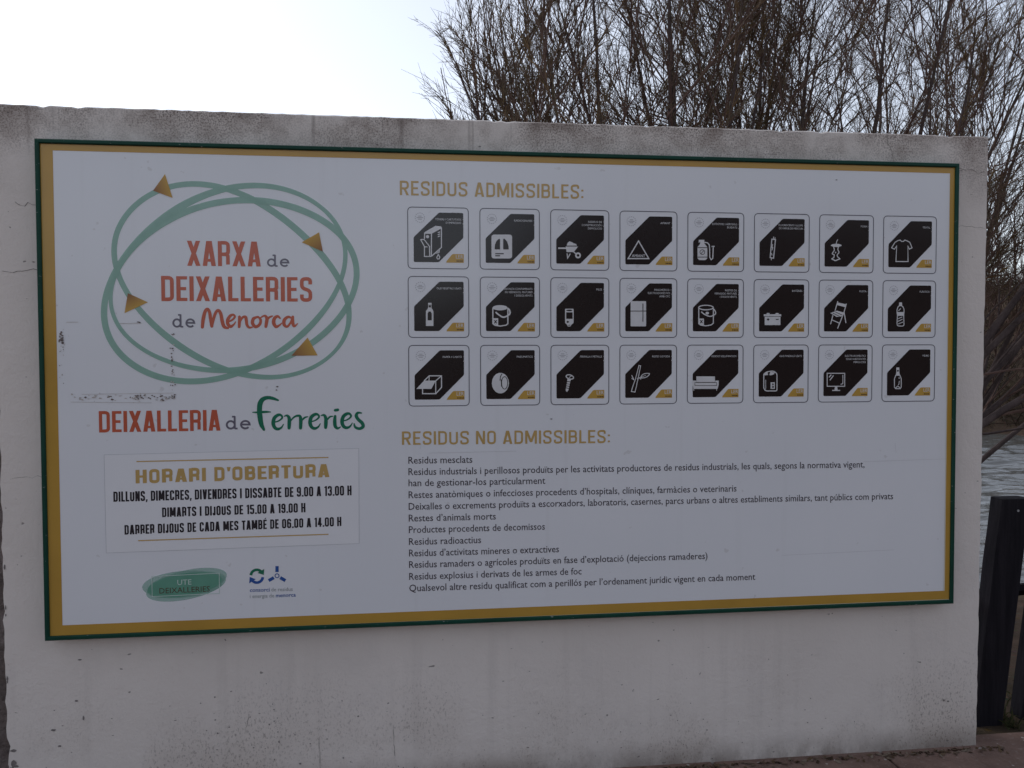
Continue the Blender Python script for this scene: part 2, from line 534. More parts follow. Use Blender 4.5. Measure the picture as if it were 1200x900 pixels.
for f in ((-0.150, 0.055, 0.022, 0.030), (-0.158, 0.115, 0.014, 0.034), (-0.140, 0.085, 0.012, 0.010), (-0.150, 0.185, 0.008, 0.016), (0.53, 0.075, 0.020, 0.008), (0.50, 0.070, 0.010, 0.008)): flake(*f)
for i in range(26): flake(-0.158 + abs(rw.gauss(0, 0.012)), abs(rw.gauss(0.10, 0.07)), rw.uniform(0.004, 0.012), rw.uniform(0.006, 0.022))
for i in range(5): flake(-0.164, rw.uniform(0.2, 1.0), rw.uniform(0.002, 0.004), rw.uniform(0.004, 0.012))
for f in ((0.52, 0.115, 0.016, 0.011), (0.545, 0.098, 0.012, 0.008), (0.565, 0.088, 0.010, 0.005), (0.61, 0.110, 0.012, 0.009), (0.62, 0.096, 0.014, 0.005),
          (0.405, 0.070, 0.012, 0.007), (0.085, 0.42, 0.008, 0.005), (0.0, 0.31, 0.010, 0.005), (0.02, 0.245, 0.007, 0.005), (-0.03, 0.145, 0.006, 0.020),
          (0.13, 0.10, 0.014, 0.004), (0.16, 0.105, 0.008, 0.003), (0.21, 0.12, 0.008, 0.006), (0.10, 0.58, 0.010, 0.003), (0.11, 0.35, 0.004, 0.010),
          (1.16, 0.30, 0.004, 0.004), (1.29, 0.075, 0.004, 0.006), (0.93, 0.12, 0.005, 0.004), (2.62, 0.16, 0.004, 0.003), (3.70, 0.23, 0.005, 0.006), (3.72, 0.225, 0.006, 0.004)):
    flake(*f)
for i in range(60):
    flake(rw.gauss(0.72, 0.16), abs(rw.gauss(0.0, 0.22)), rw.uniform(0.0015, 0.0045), rw.uniform(0.0015, 0.004))
for i in range(90):
    flake(rw.uniform(1.2, 3.8), abs(rw.gauss(0.0, 0.17)), rw.uniform(0.0012, 0.0035), rw.uniform(0.0012, 0.003))
b.build('flaked_patches', plain('bare_mortar', (0.20, 0.18, 0.17), 0.95, 0.25, 60), wall)

# neighbouring stretch of raw wall at the left edge
b = MB()
ks = 40
fr = [[(X, 0.092 + rw.uniform(-0.008, 0.008), -0.06 + 2.70 * k / ks) for X in (-1.9, -1.4, -0.9, -0.5, -0.3, -0.20, -0.135)] for k in range(ks + 1)]
bk = [[(p[0], 0.20, p[2]) for p in r_] for r_ in fr]
b.grid_faces(fr, 0, False); b.grid_faces([list(reversed(r_)) for r_ in bk], 0, False); b.grid_faces([fr[-1], bk[-1]], 0, False)
b.grid_faces([[r_[0] for r_ in bk], [r_[0] for r_ in fr]], 0, False)
tag(b.build('rough_wall', M['raw_wall']), 'unpainted rough brown wall at the left end of the white wall', 'wall')
#CONTINUE
# ------------------------------------------------------------------ the information sign
Z0 = 0.678                                     # height of the sign's lower edge above the ground
HM = ((2.9534282860977e-3, -6.2625706e-05, -0.10651505), (-1.306861409e-4, -3.1661687777e-3, 2.38617152), (-1.1414736727e-4, -2.9302995503e-5, 1.0))
def at(px, py):
    """point measured on the photograph of the flat sign -> metres (right, up) on the sign's face"""
    a, b_, c = (r_[0] * px + r_[1] * py + r_[2] for r_ in HM)
    return a / c, b_ / c

sign = empty('information_sign', (1.85, 0.060, Z0))
tag(sign, 'large white recycling centre notice board with gold border and green frame on the plastered wall', 'sign')

class Ink:
    """flat print: strips and polygons on the sign's face, each a hair above the one before"""
    def __init__(s, d=0.0006, mats=1):
        s.b = MB(); s.d = d; s.k = 0
    def _d(s):
        s.k += 1
        return s.d + (s.k % 24) * 1.0e-5
    def poly(s, pts, mi=0, d=None):
        d = s._d() if d is None else d
        a = sum(pts[i][0] * pts[(i + 1) % len(pts)][1] - pts[(i + 1) % len(pts)][0] * pts[i][1] for i in range(len(pts)))
        if a < 0: pts = list(reversed(pts))
        s.b.face([(p[0], -d, p[1] + Z0) for p in pts], mi)
    def line(s, pts, w, closed=False, caps='butt', mi=0):
        """w: one width or one per point"""
        pts = [tuple(p[:2]) for p in pts]
        n = len(pts)
        ws = list(w) if isinstance(w, (list, tuple)) else [w] * n
        L, Rr = [], []
        for i in range(n):
            p = Vector(pts[i])
            a = Vector(pts[(i - 1) % n] if closed or i > 0 else pts[i])
            c = Vector(pts[(i + 1) % n] if closed or i < n - 1 else pts[i])
            d1 = (p - a); d2 = (c - p)
            if d1.length < 1e-9: d1 = d2
            if d2.length < 1e-9: d2 = d1
            d1 = d1.normalized(); d2 = d2.normalized()
            t = (d1 + d2)
            if t.length < 1e-6: t = d1
            t.normalize()
            nn = Vector((-t.y, t.x))
            k = max(0.45, nn.dot(Vector((-d1.y, d1.x))))
            L.append(p + nn * ws[i] / 2 / k); Rr.append(p - nn * ws[i] / 2 / k)
        d = s._d()
        m = n if closed else n - 1
        stp = 1e-6 if closed else 2e-6
        base = len(s.b.v)
        for i in range(n):
            s.b.v.append((L[i].x, -(d + i * stp), L[i].y + Z0)); s.b.v.append((Rr[i].x, -(d + i * stp), Rr[i].y + Z0))
        for i in range(m):
            j = (i + 1) % n
            s.b.f.append((base + 2 * i, base + 2 * i + 1, base + 2 * j + 1, base + 2 * j)); s.b.m.append(mi)
        if caps == 'round' and not closed:
            for i, sg in ((0, -1), (n - 1, 1)):
                p = Vector(pts[i]); q = Vector(pts[1] if i == 0 else pts[n - 2])
                t = (p - q).normalized(); nn = Vector((-t.y, t.x)); r_ = ws[i] / 2
                arc = [p + nn * r_ * math.cos(math.pi * k / 6) + t * r_ * math.sin(math.pi * k / 6) for k in range(7)]
                s.poly([(v_.x, v_.y) for v_ in arc], mi, d + (0 if i == 0 else (n - 1) * stp))
    def circ(s, cx, cy, rx, ry=None, mi=0, n=20):
        ry = rx if ry is None else ry
        s.poly([(cx + rx * math.cos(2 * math.pi * i / n), cy + ry * math.sin(2 * math.pi * i / n)) for i in range(n)], mi)
    def build(s, name, mat, parent):
        return s.b.build(name, mat, parent)

def spline(pts, sub=6, closed=False):
    """Catmull-Rom through points of any dimension"""
    n = len(pts); out = []
    for i in range(n if closed else n - 1):
        p = [pts[(i + k) % n] if closed else pts[min(max(i + k, 0), n - 1)] for k in (-1, 0, 1, 2)]
        for j in range(sub):
            t = j / sub
            out.append(tuple(0.5 * (2 * b_ + (c - a) * t + (2 * a - 5 * b_ + 4 * c - d) * t * t + (3 * b_ - a - 3 * c + d) * t ** 3) for a, b_, c, d in zip(*p)))
    if not closed: out.append(tuple(pts[-1]))
    return out

def rounded(pts, r, closed=False, seg=4):
    """polyline whose corners are rounded; pts may carry a third value 0 for a sharp corner"""
    out = []
    n = len(pts)
    for i, p in enumerate(pts):
        if (not closed and i in (0, n - 1)) or (len(p) > 2 and p[2] == 0):
            out.append(p[:2]); continue
        P0 = Vector(pts[(i - 1) % n][:2]); P = Vector(p[:2]); P2 = Vector(pts[(i + 1) % n][:2])
        a = (P0 - P); c = (P2 - P)
        rr = min(r, a.length * 0.5, c.length * 0.5)
        A = P + a.normalized() * rr; Cc = P + c.normalized() * rr
        for k in range(seg + 1):
            t = k / seg
            q = A * (1 - t) ** 2 + P * 2 * t * (1 - t) + Cc * t * t
            out.append((q.x, q.y))
    return out

# ---- condensed poster capitals drawn as strokes (unit height)
GW = dict(I=0.13, M=0.54, W=0.6, X=0.43, A=0.43, N=0.41, V=0.42, L=0.32, E=0.335, T=0.35, J=0.27)
GW.update({'.': 0.13, ',': 0.13, "'": 0.13, ':': 0.13, '1': 0.24, ' ': 0.17, 'É': 0.335})
def glyph(ink, ch, x0, y0, h, sx, t, rnd, shear, wide):
    """draws one capital with its lower left corner at (x0, y0); returns its width"""
    w = GW.get(ch, 0.40)
    if ch not in ".,':I ": w *= wide
    if ch == 'I': w = t
    T = lambda p: (x0 + p[0] * h * sx, y0 + p[1] * h + shear * p[0] * h * sx)
    hx = t / 2
    q = lambda pts: ink.poly([T(p) for p in pts])
    def st(pts, closed=False, rk=1.0):
        pts2 = [((p[0] * (w - t) + hx), (p[1] * (1 - t) + hx)) + tuple(p[2:]) for p in pts]
        pr = rounded(pts2, rnd * rk, closed)
        ink.line([T(p) for p in pr], t * h * (sx + 1) / 2, closed)
    bar = lambda a, b_, c, d: q([(a, c), (b_, c), (b_, d), (a, d)])
    dg = lambda xa, ya, xb, yb, ww: q([(xa - ww / 2, ya), (xa + ww / 2, ya), (xb + ww / 2, yb), (xb - ww / 2, yb)])
    k = t * 1.12
    if ch in 'EÉ':
        bar(0, t, 0, 1); bar(t * .9, w, 0, t); bar(t * .9, w, 1 - t, 1); bar(t * .9, w * .9, .5 - t / 2, .5 + t / 2)
        if ch == 'É': q([(w * .35, 1.06), (w * .6, 1.06), (w * .9, 1.2), (w * .6, 1.2)])
    elif ch == 'L': bar(0, t, 0, 1); bar(t * .9, w, 0, t)
    elif ch == 'T': bar(0, w, 1 - t, 1); bar(w / 2 - hx, w / 2 + hx, 0, 1 - t * .9)
    elif ch == 'H': bar(0, t, 0, 1); bar(w - t, w, 0, 1); bar(t * .9, w - t * .9, .5 - t / 2, .5 + t / 2)
    elif ch == 'I': bar(0, t, 0, 1)
    elif ch == 'X': dg(k / 2, 0, w - k / 2, 1, k); dg(w - k / 2, 0, k / 2, 1, k)
    elif ch == 'A':
        dg(k / 2, 0, w / 2 - k * .12, 1, k); dg(w - k / 2, 0, w / 2 + k * .12, 1, k); bar(w * .26, w * .74, .17, .17 + t * .85)
    elif ch == 'V': dg(w / 2 - k * .12, 0, k / 2, 1, k); dg(w / 2 + k * .12, 0, w - k / 2, 1, k)
    elif ch == 'N': bar(0, t, 0, 1); bar(w - t, w, 0, 1); dg(w - k * .5, 0, k * .5, 1, k)
    elif ch == 'M': bar(0, t, 0, 1); bar(w - t, w, 0, 1); dg(w / 2, .12, k * .6, 1, k); dg(w / 2, .12, w - k * .6, 1, k)
    elif ch == 'D': st([(0, 0, 0), (1, 0), (1, 1), (0, 1, 0)], True)
    elif ch == 'R':
        bar(0, t, 0, 1); st([(0.1, 1), (1, 1), (1, .47), (0.1, .47)], False, 1.25); st([(.45, .47), (.96, .45), (.96, 0)], False, 1.6) if wide < 1.2 else dg(w - k * .5, 0, w * .5, .48, k)
    elif ch == 'B': bar(0, t, 0, 1); st([(0.1, 1), (.95, 1), (.95, .52), (0.1, .52)]); st([(.3, .52), (1, .52), (1, 0), (0.1, 0)])
    elif ch in 'O0': st([(0, 0), (1, 0), (1, 1), (0, 1)], True)
    elif ch == 'U': st([(0, 1), (0, 0), (1, 0), (1, 1)])
    elif ch == 'C': st([(1, .7), (1, 1), (0, 1), (0, 0), (1, 0), (1, .3)])
    elif ch == 'S': st([(1, .74), (1, 1), (0, 1), (0, .56), (1, .44), (1, 0), (0, 0), (0, .26)])
    elif ch == 'J': st([(0, .22), (0, 0), (1, 0), (1, 1)])
    elif ch == '1': bar(w - t, w, 0, 1); q([(0, .80), (0, .90), (w - t * .9, 1), (w - t * .9, .84)])
    elif ch == '3': st([(0, .76), (0, 1), (1, 1), (1, .54), (.4, .52)]); st([(.4, .5), (1, .48), (1, 0), (0, 0), (0, .24)])
    elif ch == '4': bar(w * .62 - hx, w * .62 + hx, 0, 1); bar(0, w, .2, .2 + t); dg(k * .4, .25, w * .52, 1, k * .9)
    elif ch == '5': bar(0, w * .95, 1 - t, 1); bar(0, t, .5, 1 - t * .9); st([(0, .54), (1, .60), (1, 0), (0, 0), (0, .22)])
    elif ch == '6': st([(1, .76), (1, 1), (0, 1), (0, 0), (1, 0), (1, .56), (0.05, .56)])
    elif ch == '9': st([(0, .24), (0, 0), (1, 0), (1, 1), (0, 1), (0, .46), (.95, .46)])
    elif ch == '.': bar(0, t, 0, t)
    elif ch == ':': bar(0, t, .06, .06 + t); bar(0, t, .52, .52 + t)
    elif ch == ',': q([(0, -.12), (t * .6, -.12), (t, t), (0, t)])
    elif ch == "'": q([(t * .2, .68), (t * .7, .68), (t, 1), (0, 1)])
    return w
def caps(ink, text, u0, v0, u1, h, t=0.130, gap=0.070, rnd=0.13, shear=0.0, wide=1.0):
    ws = []
    for ch in text:
        w = GW.get(ch, 0.40)
        if ch not in ".,':I ": w *= wide
        if ch == 'I': w = t
        ws.append(w)
    tot = sum(ws) + gap * (len(text) - 1)
    sx = (u1 - u0) / (tot * h)
    x = 0
    for ch, w in zip(text, ws):
        if ch != ' ': glyph(ink, ch, u0 + x * h * sx, v0 + shear * x * h * sx, h, sx, t, rnd, shear, wide)
        x += w + gap

# ---- text in Blender's own built-in face, turned into a flat mesh
_tmp = bpy.data.curves.new('lettering', 'FONT')
_tmp.resolution_u = 2
_to = bpy.data.objects.new('lettering', _tmp)
C.objects.link(_to)
def type_mesh(body, bold=0.0):
    _tmp.body = body; _tmp.offset = bold; _tmp.fill_mode = 'FRONT'
    bpy.context.view_layer.update()
    dg = bpy.context.evaluated_depsgraph_get()
    me = _to.evaluated_get(dg).to_mesh()
    v = [(p.co.x, p.co.y) for p in me.vertices]; f = [tuple(p.vertices) for p in me.polygons]
    _to.evaluated_get(dg).to_mesh_clear()
    return v, f
def typeset(ink, body, u0, v0, u1, cap, slope=0.0, bold=0.0, right=None, aspect=1.0, lean=0.0):
    """baseline starts at (u0, v0); width fitted to u1, or right-aligned at `right` with natural width x aspect"""
    v, f = type_mesh(body, bold)
    xa = min(p[0] for p in v); xb = max(p[0] for p in v)
    k = cap / 0.70
    sx = (u1 - u0) / (xb - xa) if right is None else k * aspect
    if right is not None: u0 = right - (xb - xa) * sx
    d = ink._d(); n = len(ink.b.v)
    for p in v:
        x = (p[0] - xa) * sx
        ink.b.v.append((u0 + x + lean * p[1] * k, -d, v0 + p[1] * k + slope * x + Z0))
    for q in f:
        a = sum(v[q[i]][0] * v[q[(i + 1) % len(q)]][1] - v[q[(i + 1) % len(q)]][0] * v[q[i]][1] for i in range(len(q)))
        ink.b.f.append(tuple(n + i for i in (q if a > 0 else reversed(q)))); ink.b.m.append(0)

# ---- panel, border, frame
b = MB(); b.box(0.010, 3.688, 0.0, 0.052, 0.008 + Z0, 1.879 + Z0)
panel = b.build('panel', M['panel'], sign)
def ring_sheet(o, i, d):
    bb = MB()
    (a0, a1, c0, c1), (e0, e1, g0, g1) = o, i
    O = [(a0, c0), (a1, c0), (a1, c1), (a0, c1)]; I = [(e0, g0), (e1, g0), (e1, g1), (e0, g1)]
    for k in range(4):
        j = (k + 1) % 4
        bb.face([(p[0], -d, p[1] + Z0) for p in (O[k], O[j], I[j], I[k])])
    return bb
ring_sheet((0.012, 3.686, 0.0165, 1.877), (0.0660, 3.6555, 0.0585, 1.8425), 0.0006).build('gold_border', M['gold_border'], sign)
k_ = Ink(0.0009)
k_.poly([(3.6500, 0.0600), (3.6552, 0.0590), (3.6552, 1.8420), (3.6535, 1.8420)])
k_.poly([(0.30, 0.0180), (3.676, 0.0185), (3.676, 0.0215), (0.30, 0.0195)])
k_.build('pale_edge_strip', M['cream'], sign)
b = MB()
prof = [(0.0, 0.0585), (0.0, -0.0065), (0.0035, -0.0105), (0.0130, -0.0105), (0.0165, -0.0065), (0.0165, 0.002)]
fl, fr_, fb, ft = 0.0048, 3.6930, 0.0032, 1.8834
cor = [(fl, fb, 1, 1), (fr_, fb, -1, 1), (fr_, ft, -1, -1), (fl, ft, 1, -1), (fl, fb, 1, 1)]
b.grid_faces([[(x + sx_ * i, y_, z + sz_ * i + Z0) for i, y_ in prof] for x, z, sx_, sz_ in cor], 0, False)
frame = b.build('frame', M['frame'], sign)

# ---- left half: the ring of sage green loops
ring = None
FIT = (((0.70856, 1.35901, 0.4651, 0.31554, -0.84879, 0.52874, 0.52874, 0.84879), (0.00095, -0.00206, 0.00146, 0.00209, -0.00842, 0.00389, -0.0073, -0.0121),
        ((-180, 6.3), (-130, 8), (-90, 7), (-60, 5.2), (-35, 4.4), (-10, 7), (20, 8), (60, 8), (90, 7), (130, 6.5), (180, 6.3))),
       ((0.68296, 1.35561, 0.47734, 0.32923, -0.86417, -0.5032, -0.5032, 0.86417), (0.00105, -0.00219, -0.00128, -0.001, 0.00128, -0.00454, -0.00122, 0.00935),
        ((-180, 7), (-140, 7.5), (-90, 7), (-30, 7.5), (0, 5.5), (40, 5), (80, 7), (120, 9), (150, 8), (180, 7))),
       ((0.71801, 1.34672, 0.45915, 0.31741, -0.97959, -0.20102, -0.20102, 0.97959), (-0.00075, -0.00106, -0.00098, -0.00014, 0.00141, -0.00124, 0.00821, -0.00064),
        ((-180, 4.5), (-140, 5), (-90, 7), (-40, 7.5), (0, 7), (50, 8), (90, 7.5), (135, 8), (180, 4.5))))
for q, ((cx, cz, ax, az, e1x, e1y, e2x, e2y), cf, tab) in enumerate(FIT):
    pts, ws = [], []
    for i in range(160):
        th = 2 * math.pi * i / 160
        rho = 1 + sum(cf[2 * (n_ - 1)] * math.cos(n_ * th) + cf[2 * (n_ - 1) + 1] * math.sin(n_ * th) for n_ in (1, 2, 3, 4))
        lx, lz = ax * rho * math.cos(th), az * rho * math.sin(th)
        x, z = lx * e1x + lz * e2x, lx * e1y + lz * e2y
        a = math.degrees(math.atan2(z, x))
        for (a0, w0), (a1, w1) in zip(tab, tab[1:]):
            if a0 <= a <= a1: w = w0 + (w1 - w0) * (a - a0) / (a1 - a0)
        pts.append((cx + x, cz + z)); ws.append(w * 0.00318)
    ik = Ink(0.0006 + 0.0003 * q); ik.line(pts, ws, True)
    ik.build('logo_loop', M['ring_ink'], sign)
for tri in (((179.5, 223.5), (193.5, 204), (202.5, 232)), ((378.5, 295), (353.6, 284), (374, 272.2)), ((150, 343.5), (173.5, 354.2), (146, 367)), ((341.5, 416.9), (360.5, 395.5), (372.4, 416.5))):
    ik = Ink(0.0018); ik.poly([at(*p) for p in tri])
    o = ik.build('logo_arrow', M['arrow'], sign)
    ca = o.data.color_attributes.new('tone', 'FLOAT_COLOR', 'POINT')
    dk = Vector(at(*tri[0]))
    for i, v_ in enumerate(o.data.vertices):
        dd = (Vector((v_.co.x + 1.85, v_.co.z)) - dk).length
        c = 1.0 if dd < 0.004 else 0.12
        ca.data[i].color = (c, c, c, 1)

def small_de(ik, u0, v0, u1, h):
    k = (u1 - u0) / 1.46
    T = lambda x, y: (u0 + x * k, v0 + y * h)
    w = 0.105 * (k + h) / 2 * 1.25
    ov = lambda cx, cy, rx, ry, a0, a1, n_=18: [T(cx + rx * math.cos(R(a0 + (a1 - a0) * i / n_)), cy + ry * math.sin(R(a0 + (a1 - a0) * i / n_))) for i in range(n_ + 1)]
    ik.line(ov(.29, .34, .24, .29, 0, 360)[:-1], w, True)
    ik.line([T(.53, .03), T(.53, 1.0)], w); ik.line([T(.37, .97), T(.56, .97)], w * .9); ik.line([T(.53, .05), T(.70, .05)], w * .9)
    ik.line([T(.92, .36)] + ov(1.17, .34, .26, .29, 2, 318), w); ik.line([T(.92, .36), T(1.43, .36)], w * .85)
ti = Ink()
caps(ti, 'XARXA', 0.5405, 1.4200, 0.8125, 0.0950)
caps(ti, 'DEIXALLERIES', 0.4437, 1.2862, 1.0053, 0.0940)
ti.build('title_lettering', M['red_ink'], sign)
di = Ink()
caps(di, 'DEIXALLERIA', 0.2102, 0.7890, 0.6540, 0.0800, shear=0.002)
di.build('centre_name_lettering', M['red_ink'], sign)
gi = Ink()
small_de(gi, 0.8362, 1.4203, 0.9180, 0.0445)
gi.build('linking_word', M['grey_ink'], sign); gi = Ink()
u0, v0 = at(202.3, 383.6); u1, v1 = at(228.3, 383.4)
small_de(gi, u0, v0, u1, 0.049)
gi.build('linking_word', M['grey_ink'], sign); gi = Ink()
small_de(gi, 0.6745, 0.7945, 0.7650, 0.0500)
gi.build('linking_word', M['grey_ink'], sign)

def brush_word(ik, strokes, ox, oy, sc, wk=1.0):
    for st in strokes:
        sp = spline(st, 7)
        ik.line([at(ox + p[0] / sc, oy + p[1] / sc) for p in sp], [p[2] / sc * 0.00322 * wk for p in sp], False, 'round')
mi_ = Ink()
brush_word(mi_, [
    [(333, 236, 24), (340, 170, 30), (355, 110, 28), (373, 87, 26), (391, 108, 26), (402, 170, 28), (411, 228, 26)],
    [(411, 228, 22), (425, 170, 24), (444, 115, 24), (465, 97, 26), (485, 125, 28), (498, 190, 30), (514, 232, 28), (546, 244, 16)],
    [(545, 192, 12), (580, 176, 16), (601, 150, 18), (590, 133, 18), (565, 141, 24), (543, 175, 28), (545, 212, 28), (568, 230, 26), (594, 212, 14), (608, 192, 9)],
    [(640, 150, 24), (640, 190, 26), (637, 233, 22)], [(642, 198, 12), (665, 156, 20), (690, 152, 24), (697, 182, 26), (702, 216, 24), (720, 238, 20), (745, 236, 12)],
    [(792, 150, 18), (757, 165, 26), (748, 203, 28), (773, 232, 26), (806, 214, 24), (815, 176, 22), (796, 151, 16)], [(810, 160, 12), (832, 148, 9)],
    [(825, 148, 10), (852, 142, 20), (867, 166, 28), (863, 200, 28), (858, 231, 24)], [(868, 182, 12), (885, 156, 18), (912, 144, 12)],
    [(976, 162, 14), (956, 146, 22), (930, 163, 28), (923, 200, 30), (942, 231, 26), (970, 220, 16), (988, 203, 9)],
    [(1070, 160, 16), (1042, 151, 22), (1012, 175, 28), (1009, 213, 28), (1034, 231, 20), (1064, 196, 18), (1080, 152, 20)], [(1081, 150, 22), (1081, 200, 28), (1093, 228, 20), (1121, 206, 9)]],
    190, 350, 7.0588)
mi_.build('island_name_lettering', M['red_ink'], sign)
fi = Ink()
e_ = [(240, 280, 12), (290, 267, 14), (326, 236, 18), (312, 211, 22), (284, 212, 30), (252, 240, 34), (242, 288, 36), (256, 328, 32), (285, 342, 28), (318, 328, 18), (338, 297, 8)]
sh = lambda dx, dy: [(x + dx, y + dy, w) for x, y, w in e_]
brush_word(fi, [
    [(287, 72, 18), (240, 55, 30), (190, 48, 34), (146, 62, 42), (120, 100, 48), (113, 160, 48), (118, 230, 48), (131, 300, 42), (155, 348, 24)],
    [(50, 185, 10), (110, 185, 22), (170, 181, 22), (217, 182, 9)],
    sh(0, 0), [(345, 222, 10), (372, 216, 22), (391, 240, 32), (392, 290, 36), (390, 333, 30)], [(398, 275, 12), (430, 236, 16), (464, 218, 20), (492, 222, 26), (500, 260, 34), (498, 333, 30)],
    [(505, 268, 12), (535, 236, 18), (567, 226, 9)], sh(345, -6), [(690, 216, 10), (718, 212, 24), (734, 240, 32), (735, 290, 36), (733, 328, 30)], [(742, 264, 12), (770, 230, 18), (800, 222, 10)],
    [(822, 222, 26), (818, 270, 34), (823, 315, 32), (845, 335, 24), (872, 322, 10)], [(822, 166, 26), (846, 162, 28)], sh(645, -12),
    [(1068, 192, 14), (1036, 190, 24), (1020, 216, 32), (1037, 250, 32), (1074, 285, 34), (1084, 318, 32), (1052, 338, 28), (1012, 325, 24), (1000, 292, 12)]],
    290, 460, 8.0)
fi.build('town_name_lettering', M['forest_ink'], sign)

# ---- opening hours sticker (pasted on, slightly out of level)
st = Ink(0.0006)
st.poly([(0.2285, 0.3292), (1.1752, 0.3372), (1.1768, 0.7130), (0.2273, 0.7036)])
sticker = st.build('hours_sticker', M['sticker'], sign)
lp = Ink(0.00062)
for a_, c_ in (((0.2285, 0.3292), (1.1752, 0.3372)), ((1.1752, 0.3372), (1.1768, 0.7130)), ((1.1768, 0.7130), (0.2273, 0.7036)), ((0.2273, 0.7036), (0.2285, 0.3292))):
    lp.line([a_, c_], 0.0017)
lp.build('sticker_edge', plain('sticker_edge_grey', (0.52, 0.53, 0.56), 0.6), sticker)  # thin grey border lines around the sticker
si = Ink(0.0011)
caps(si, "HORARI D'OBERTURA", 0.3398, 0.5925, 1.0630, 0.0515, t=0.165, gap=0.085, rnd=0.15, shear=0.0136, wide=1.15)
for a_, c_ in (((0.3439, 0.6761), (1.0602, 0.6793)), ((0.3451, 0.3731), (1.0572, 0.3773))): si.line([a_, c_], 0.0042)
si.build('heading_lettering', M['gold_ink'], sticker)
si = Ink(0.0011)
caps(si, 'DILLUNS, DIMECRES, DIVENDRES I DISSABTE DE 9.00 A 13.00 H', 0.2580, 0.5240, 1.1475, 0.0385, t=0.160, gap=0.075, shear=0.0055)
si.build('hours_line', M['black_ink'], sticker); si = Ink(0.0011)
caps(si, 'DIMARTS I DIJOUS DE 15.00 A 19.00 H', 0.4340, 0.4610, 0.9700, 0.0365, t=0.160, gap=0.075, shear=0.0100)
si.build('hours_line', M['black_ink'], sticker); si = Ink(0.0011)
caps(si, 'DARRER DIJOUS DE CADA MES TAMBÉ DE 06.00 A 14.00 H', 0.2960, 0.3975, 1.1070, 0.0365, t=0.160, gap=0.075, shear=0.0135)
si.build('hours_line', M['black_ink'], sticker)

# ---- the two logos at the lower left
def ell(ik, cx, cz, rx, rz, rot, n_=48):
    c, s_ = math.cos(R(rot)), math.sin(R(rot))
    ik.poly([(cx + rx * math.cos(a) * c - rz * math.sin(a) * s_, cz + rx * math.cos(a) * s_ + rz * math.sin(a) * c) for a in (2 * math.pi * i / n_ for i in range(n_))])
lg = Ink(0.0006)
cx, cz = at(217, 685)
ell(lg, cx - 0.008, cz + 0.0015, 0.150, 0.052, 3)
ell(lg, cx + 0.008, cz + 0.006, 0.150, 0.050, 11)
ell(lg, cx + 0.004, cz - 0.008, 0.150, 0.050, 10)
logo = lg.build('green_oval_logo', M['ellipse_ink'], sign)
lg = Ink(0.0010); ell(lg, cx - 0.002, cz - 0.001, 0.138, 0.044, 7); lg.build('jade_oval', M['ellipse_core'], logo)
lg = Ink(0.0014)
a_ = [at(178, 675.5), at(257, 671.5), at(257.3, 695.2), at(178.5, 699.0)]
lg.line(a_, 0.0022, True)
u0, v0 = at(208, 685.5); u1, v1 = at(224.5, 685)
typeset(lg, 'UTE', u0, v0, u1, 0.0205, 0.01)
lg.build('frame_and_word', M['pale_ink'], logo)
lg = Ink(0.0014)
u0, v0 = at(187, 695.5); u1, v1 = at(246, 693)
typeset(lg, 'DEIXALLERIES', u0, v0, u1, 0.0215, (v1 - v0) / (u1 - u0))
lg.build('logo_lettering', M['brown_ink'], logo)
# recycling arrows and three-bladed mark
px = lambda x, y: at(160 + x / 6, 655 + y / 6)
arc = lambda cx_, cy_, r_, a0, a1, n_=12: [px(cx_ + r_ * math.cos(R(a0 + (a1 - a0) * i / n_)), cy_ + r_ * math.sin(R(a0 + (a1 - a0) * i / n_))) for i in range(n_ + 1)]
lg = Ink(0.0006)
lg.line(arc(846, 118, 42, 185, 320), 0.0105)
lg.poly([px(850, 98), (px(895, 112)), px(898, 70)])
consorci = lg.build('consortium_logo', M['forest_ink'], sign)
lg = Ink(0.0006)
lg.line(arc(846, 124, 42, 5, 140), 0.0105)
lg.poly([px(792, 172), px(796, 126), px(838, 142)])
for a in (-90, 30, 150):
    c, s_ = math.cos(R(a)), math.sin(R(a))
    lg.line([px(988 + 26 * c, 118 + 26 * s_), px(988 + 68 * c, 118 + 68 * s_)], 0.0125)
lg.line([px(988 + 14 * math.cos(2 * math.pi * i / 20), 118 + 14 * math.sin(2 * math.pi * i / 20)) for i in range(20)], 0.0032, True)
lg.build('blue_mark', M['blue_ink'], consorci); lg = Ink(0.0006)
def put(ik, body, x0, y0, x1, y1, cap, bold=0.0):
    (u0, v0), (u1, v1) = px(x0, y0), px(x1, y1)
    typeset(ik, body, u0, v0, u1, cap, (v1 - v0) / (u1 - u0), bold)
put(lg, 'consorci', 797, 232, 936, 228, 0.0155, 0.012); put(lg, 'menorca', 980, 270, 1120, 264, 0.0155, 0.012)
lg.build('blue_words', M['blue_ink'], consorci)
lg = Ink(0.0006)
put(lg, 'de residus', 948, 228, 1098, 224, 0.0150); put(lg, 'i energia de', 797, 275, 968, 270, 0.0150)
lg.build('grey_words', plain('logo_grey_ink', (0.24, 0.27, 0.27), 0.4), consorci)

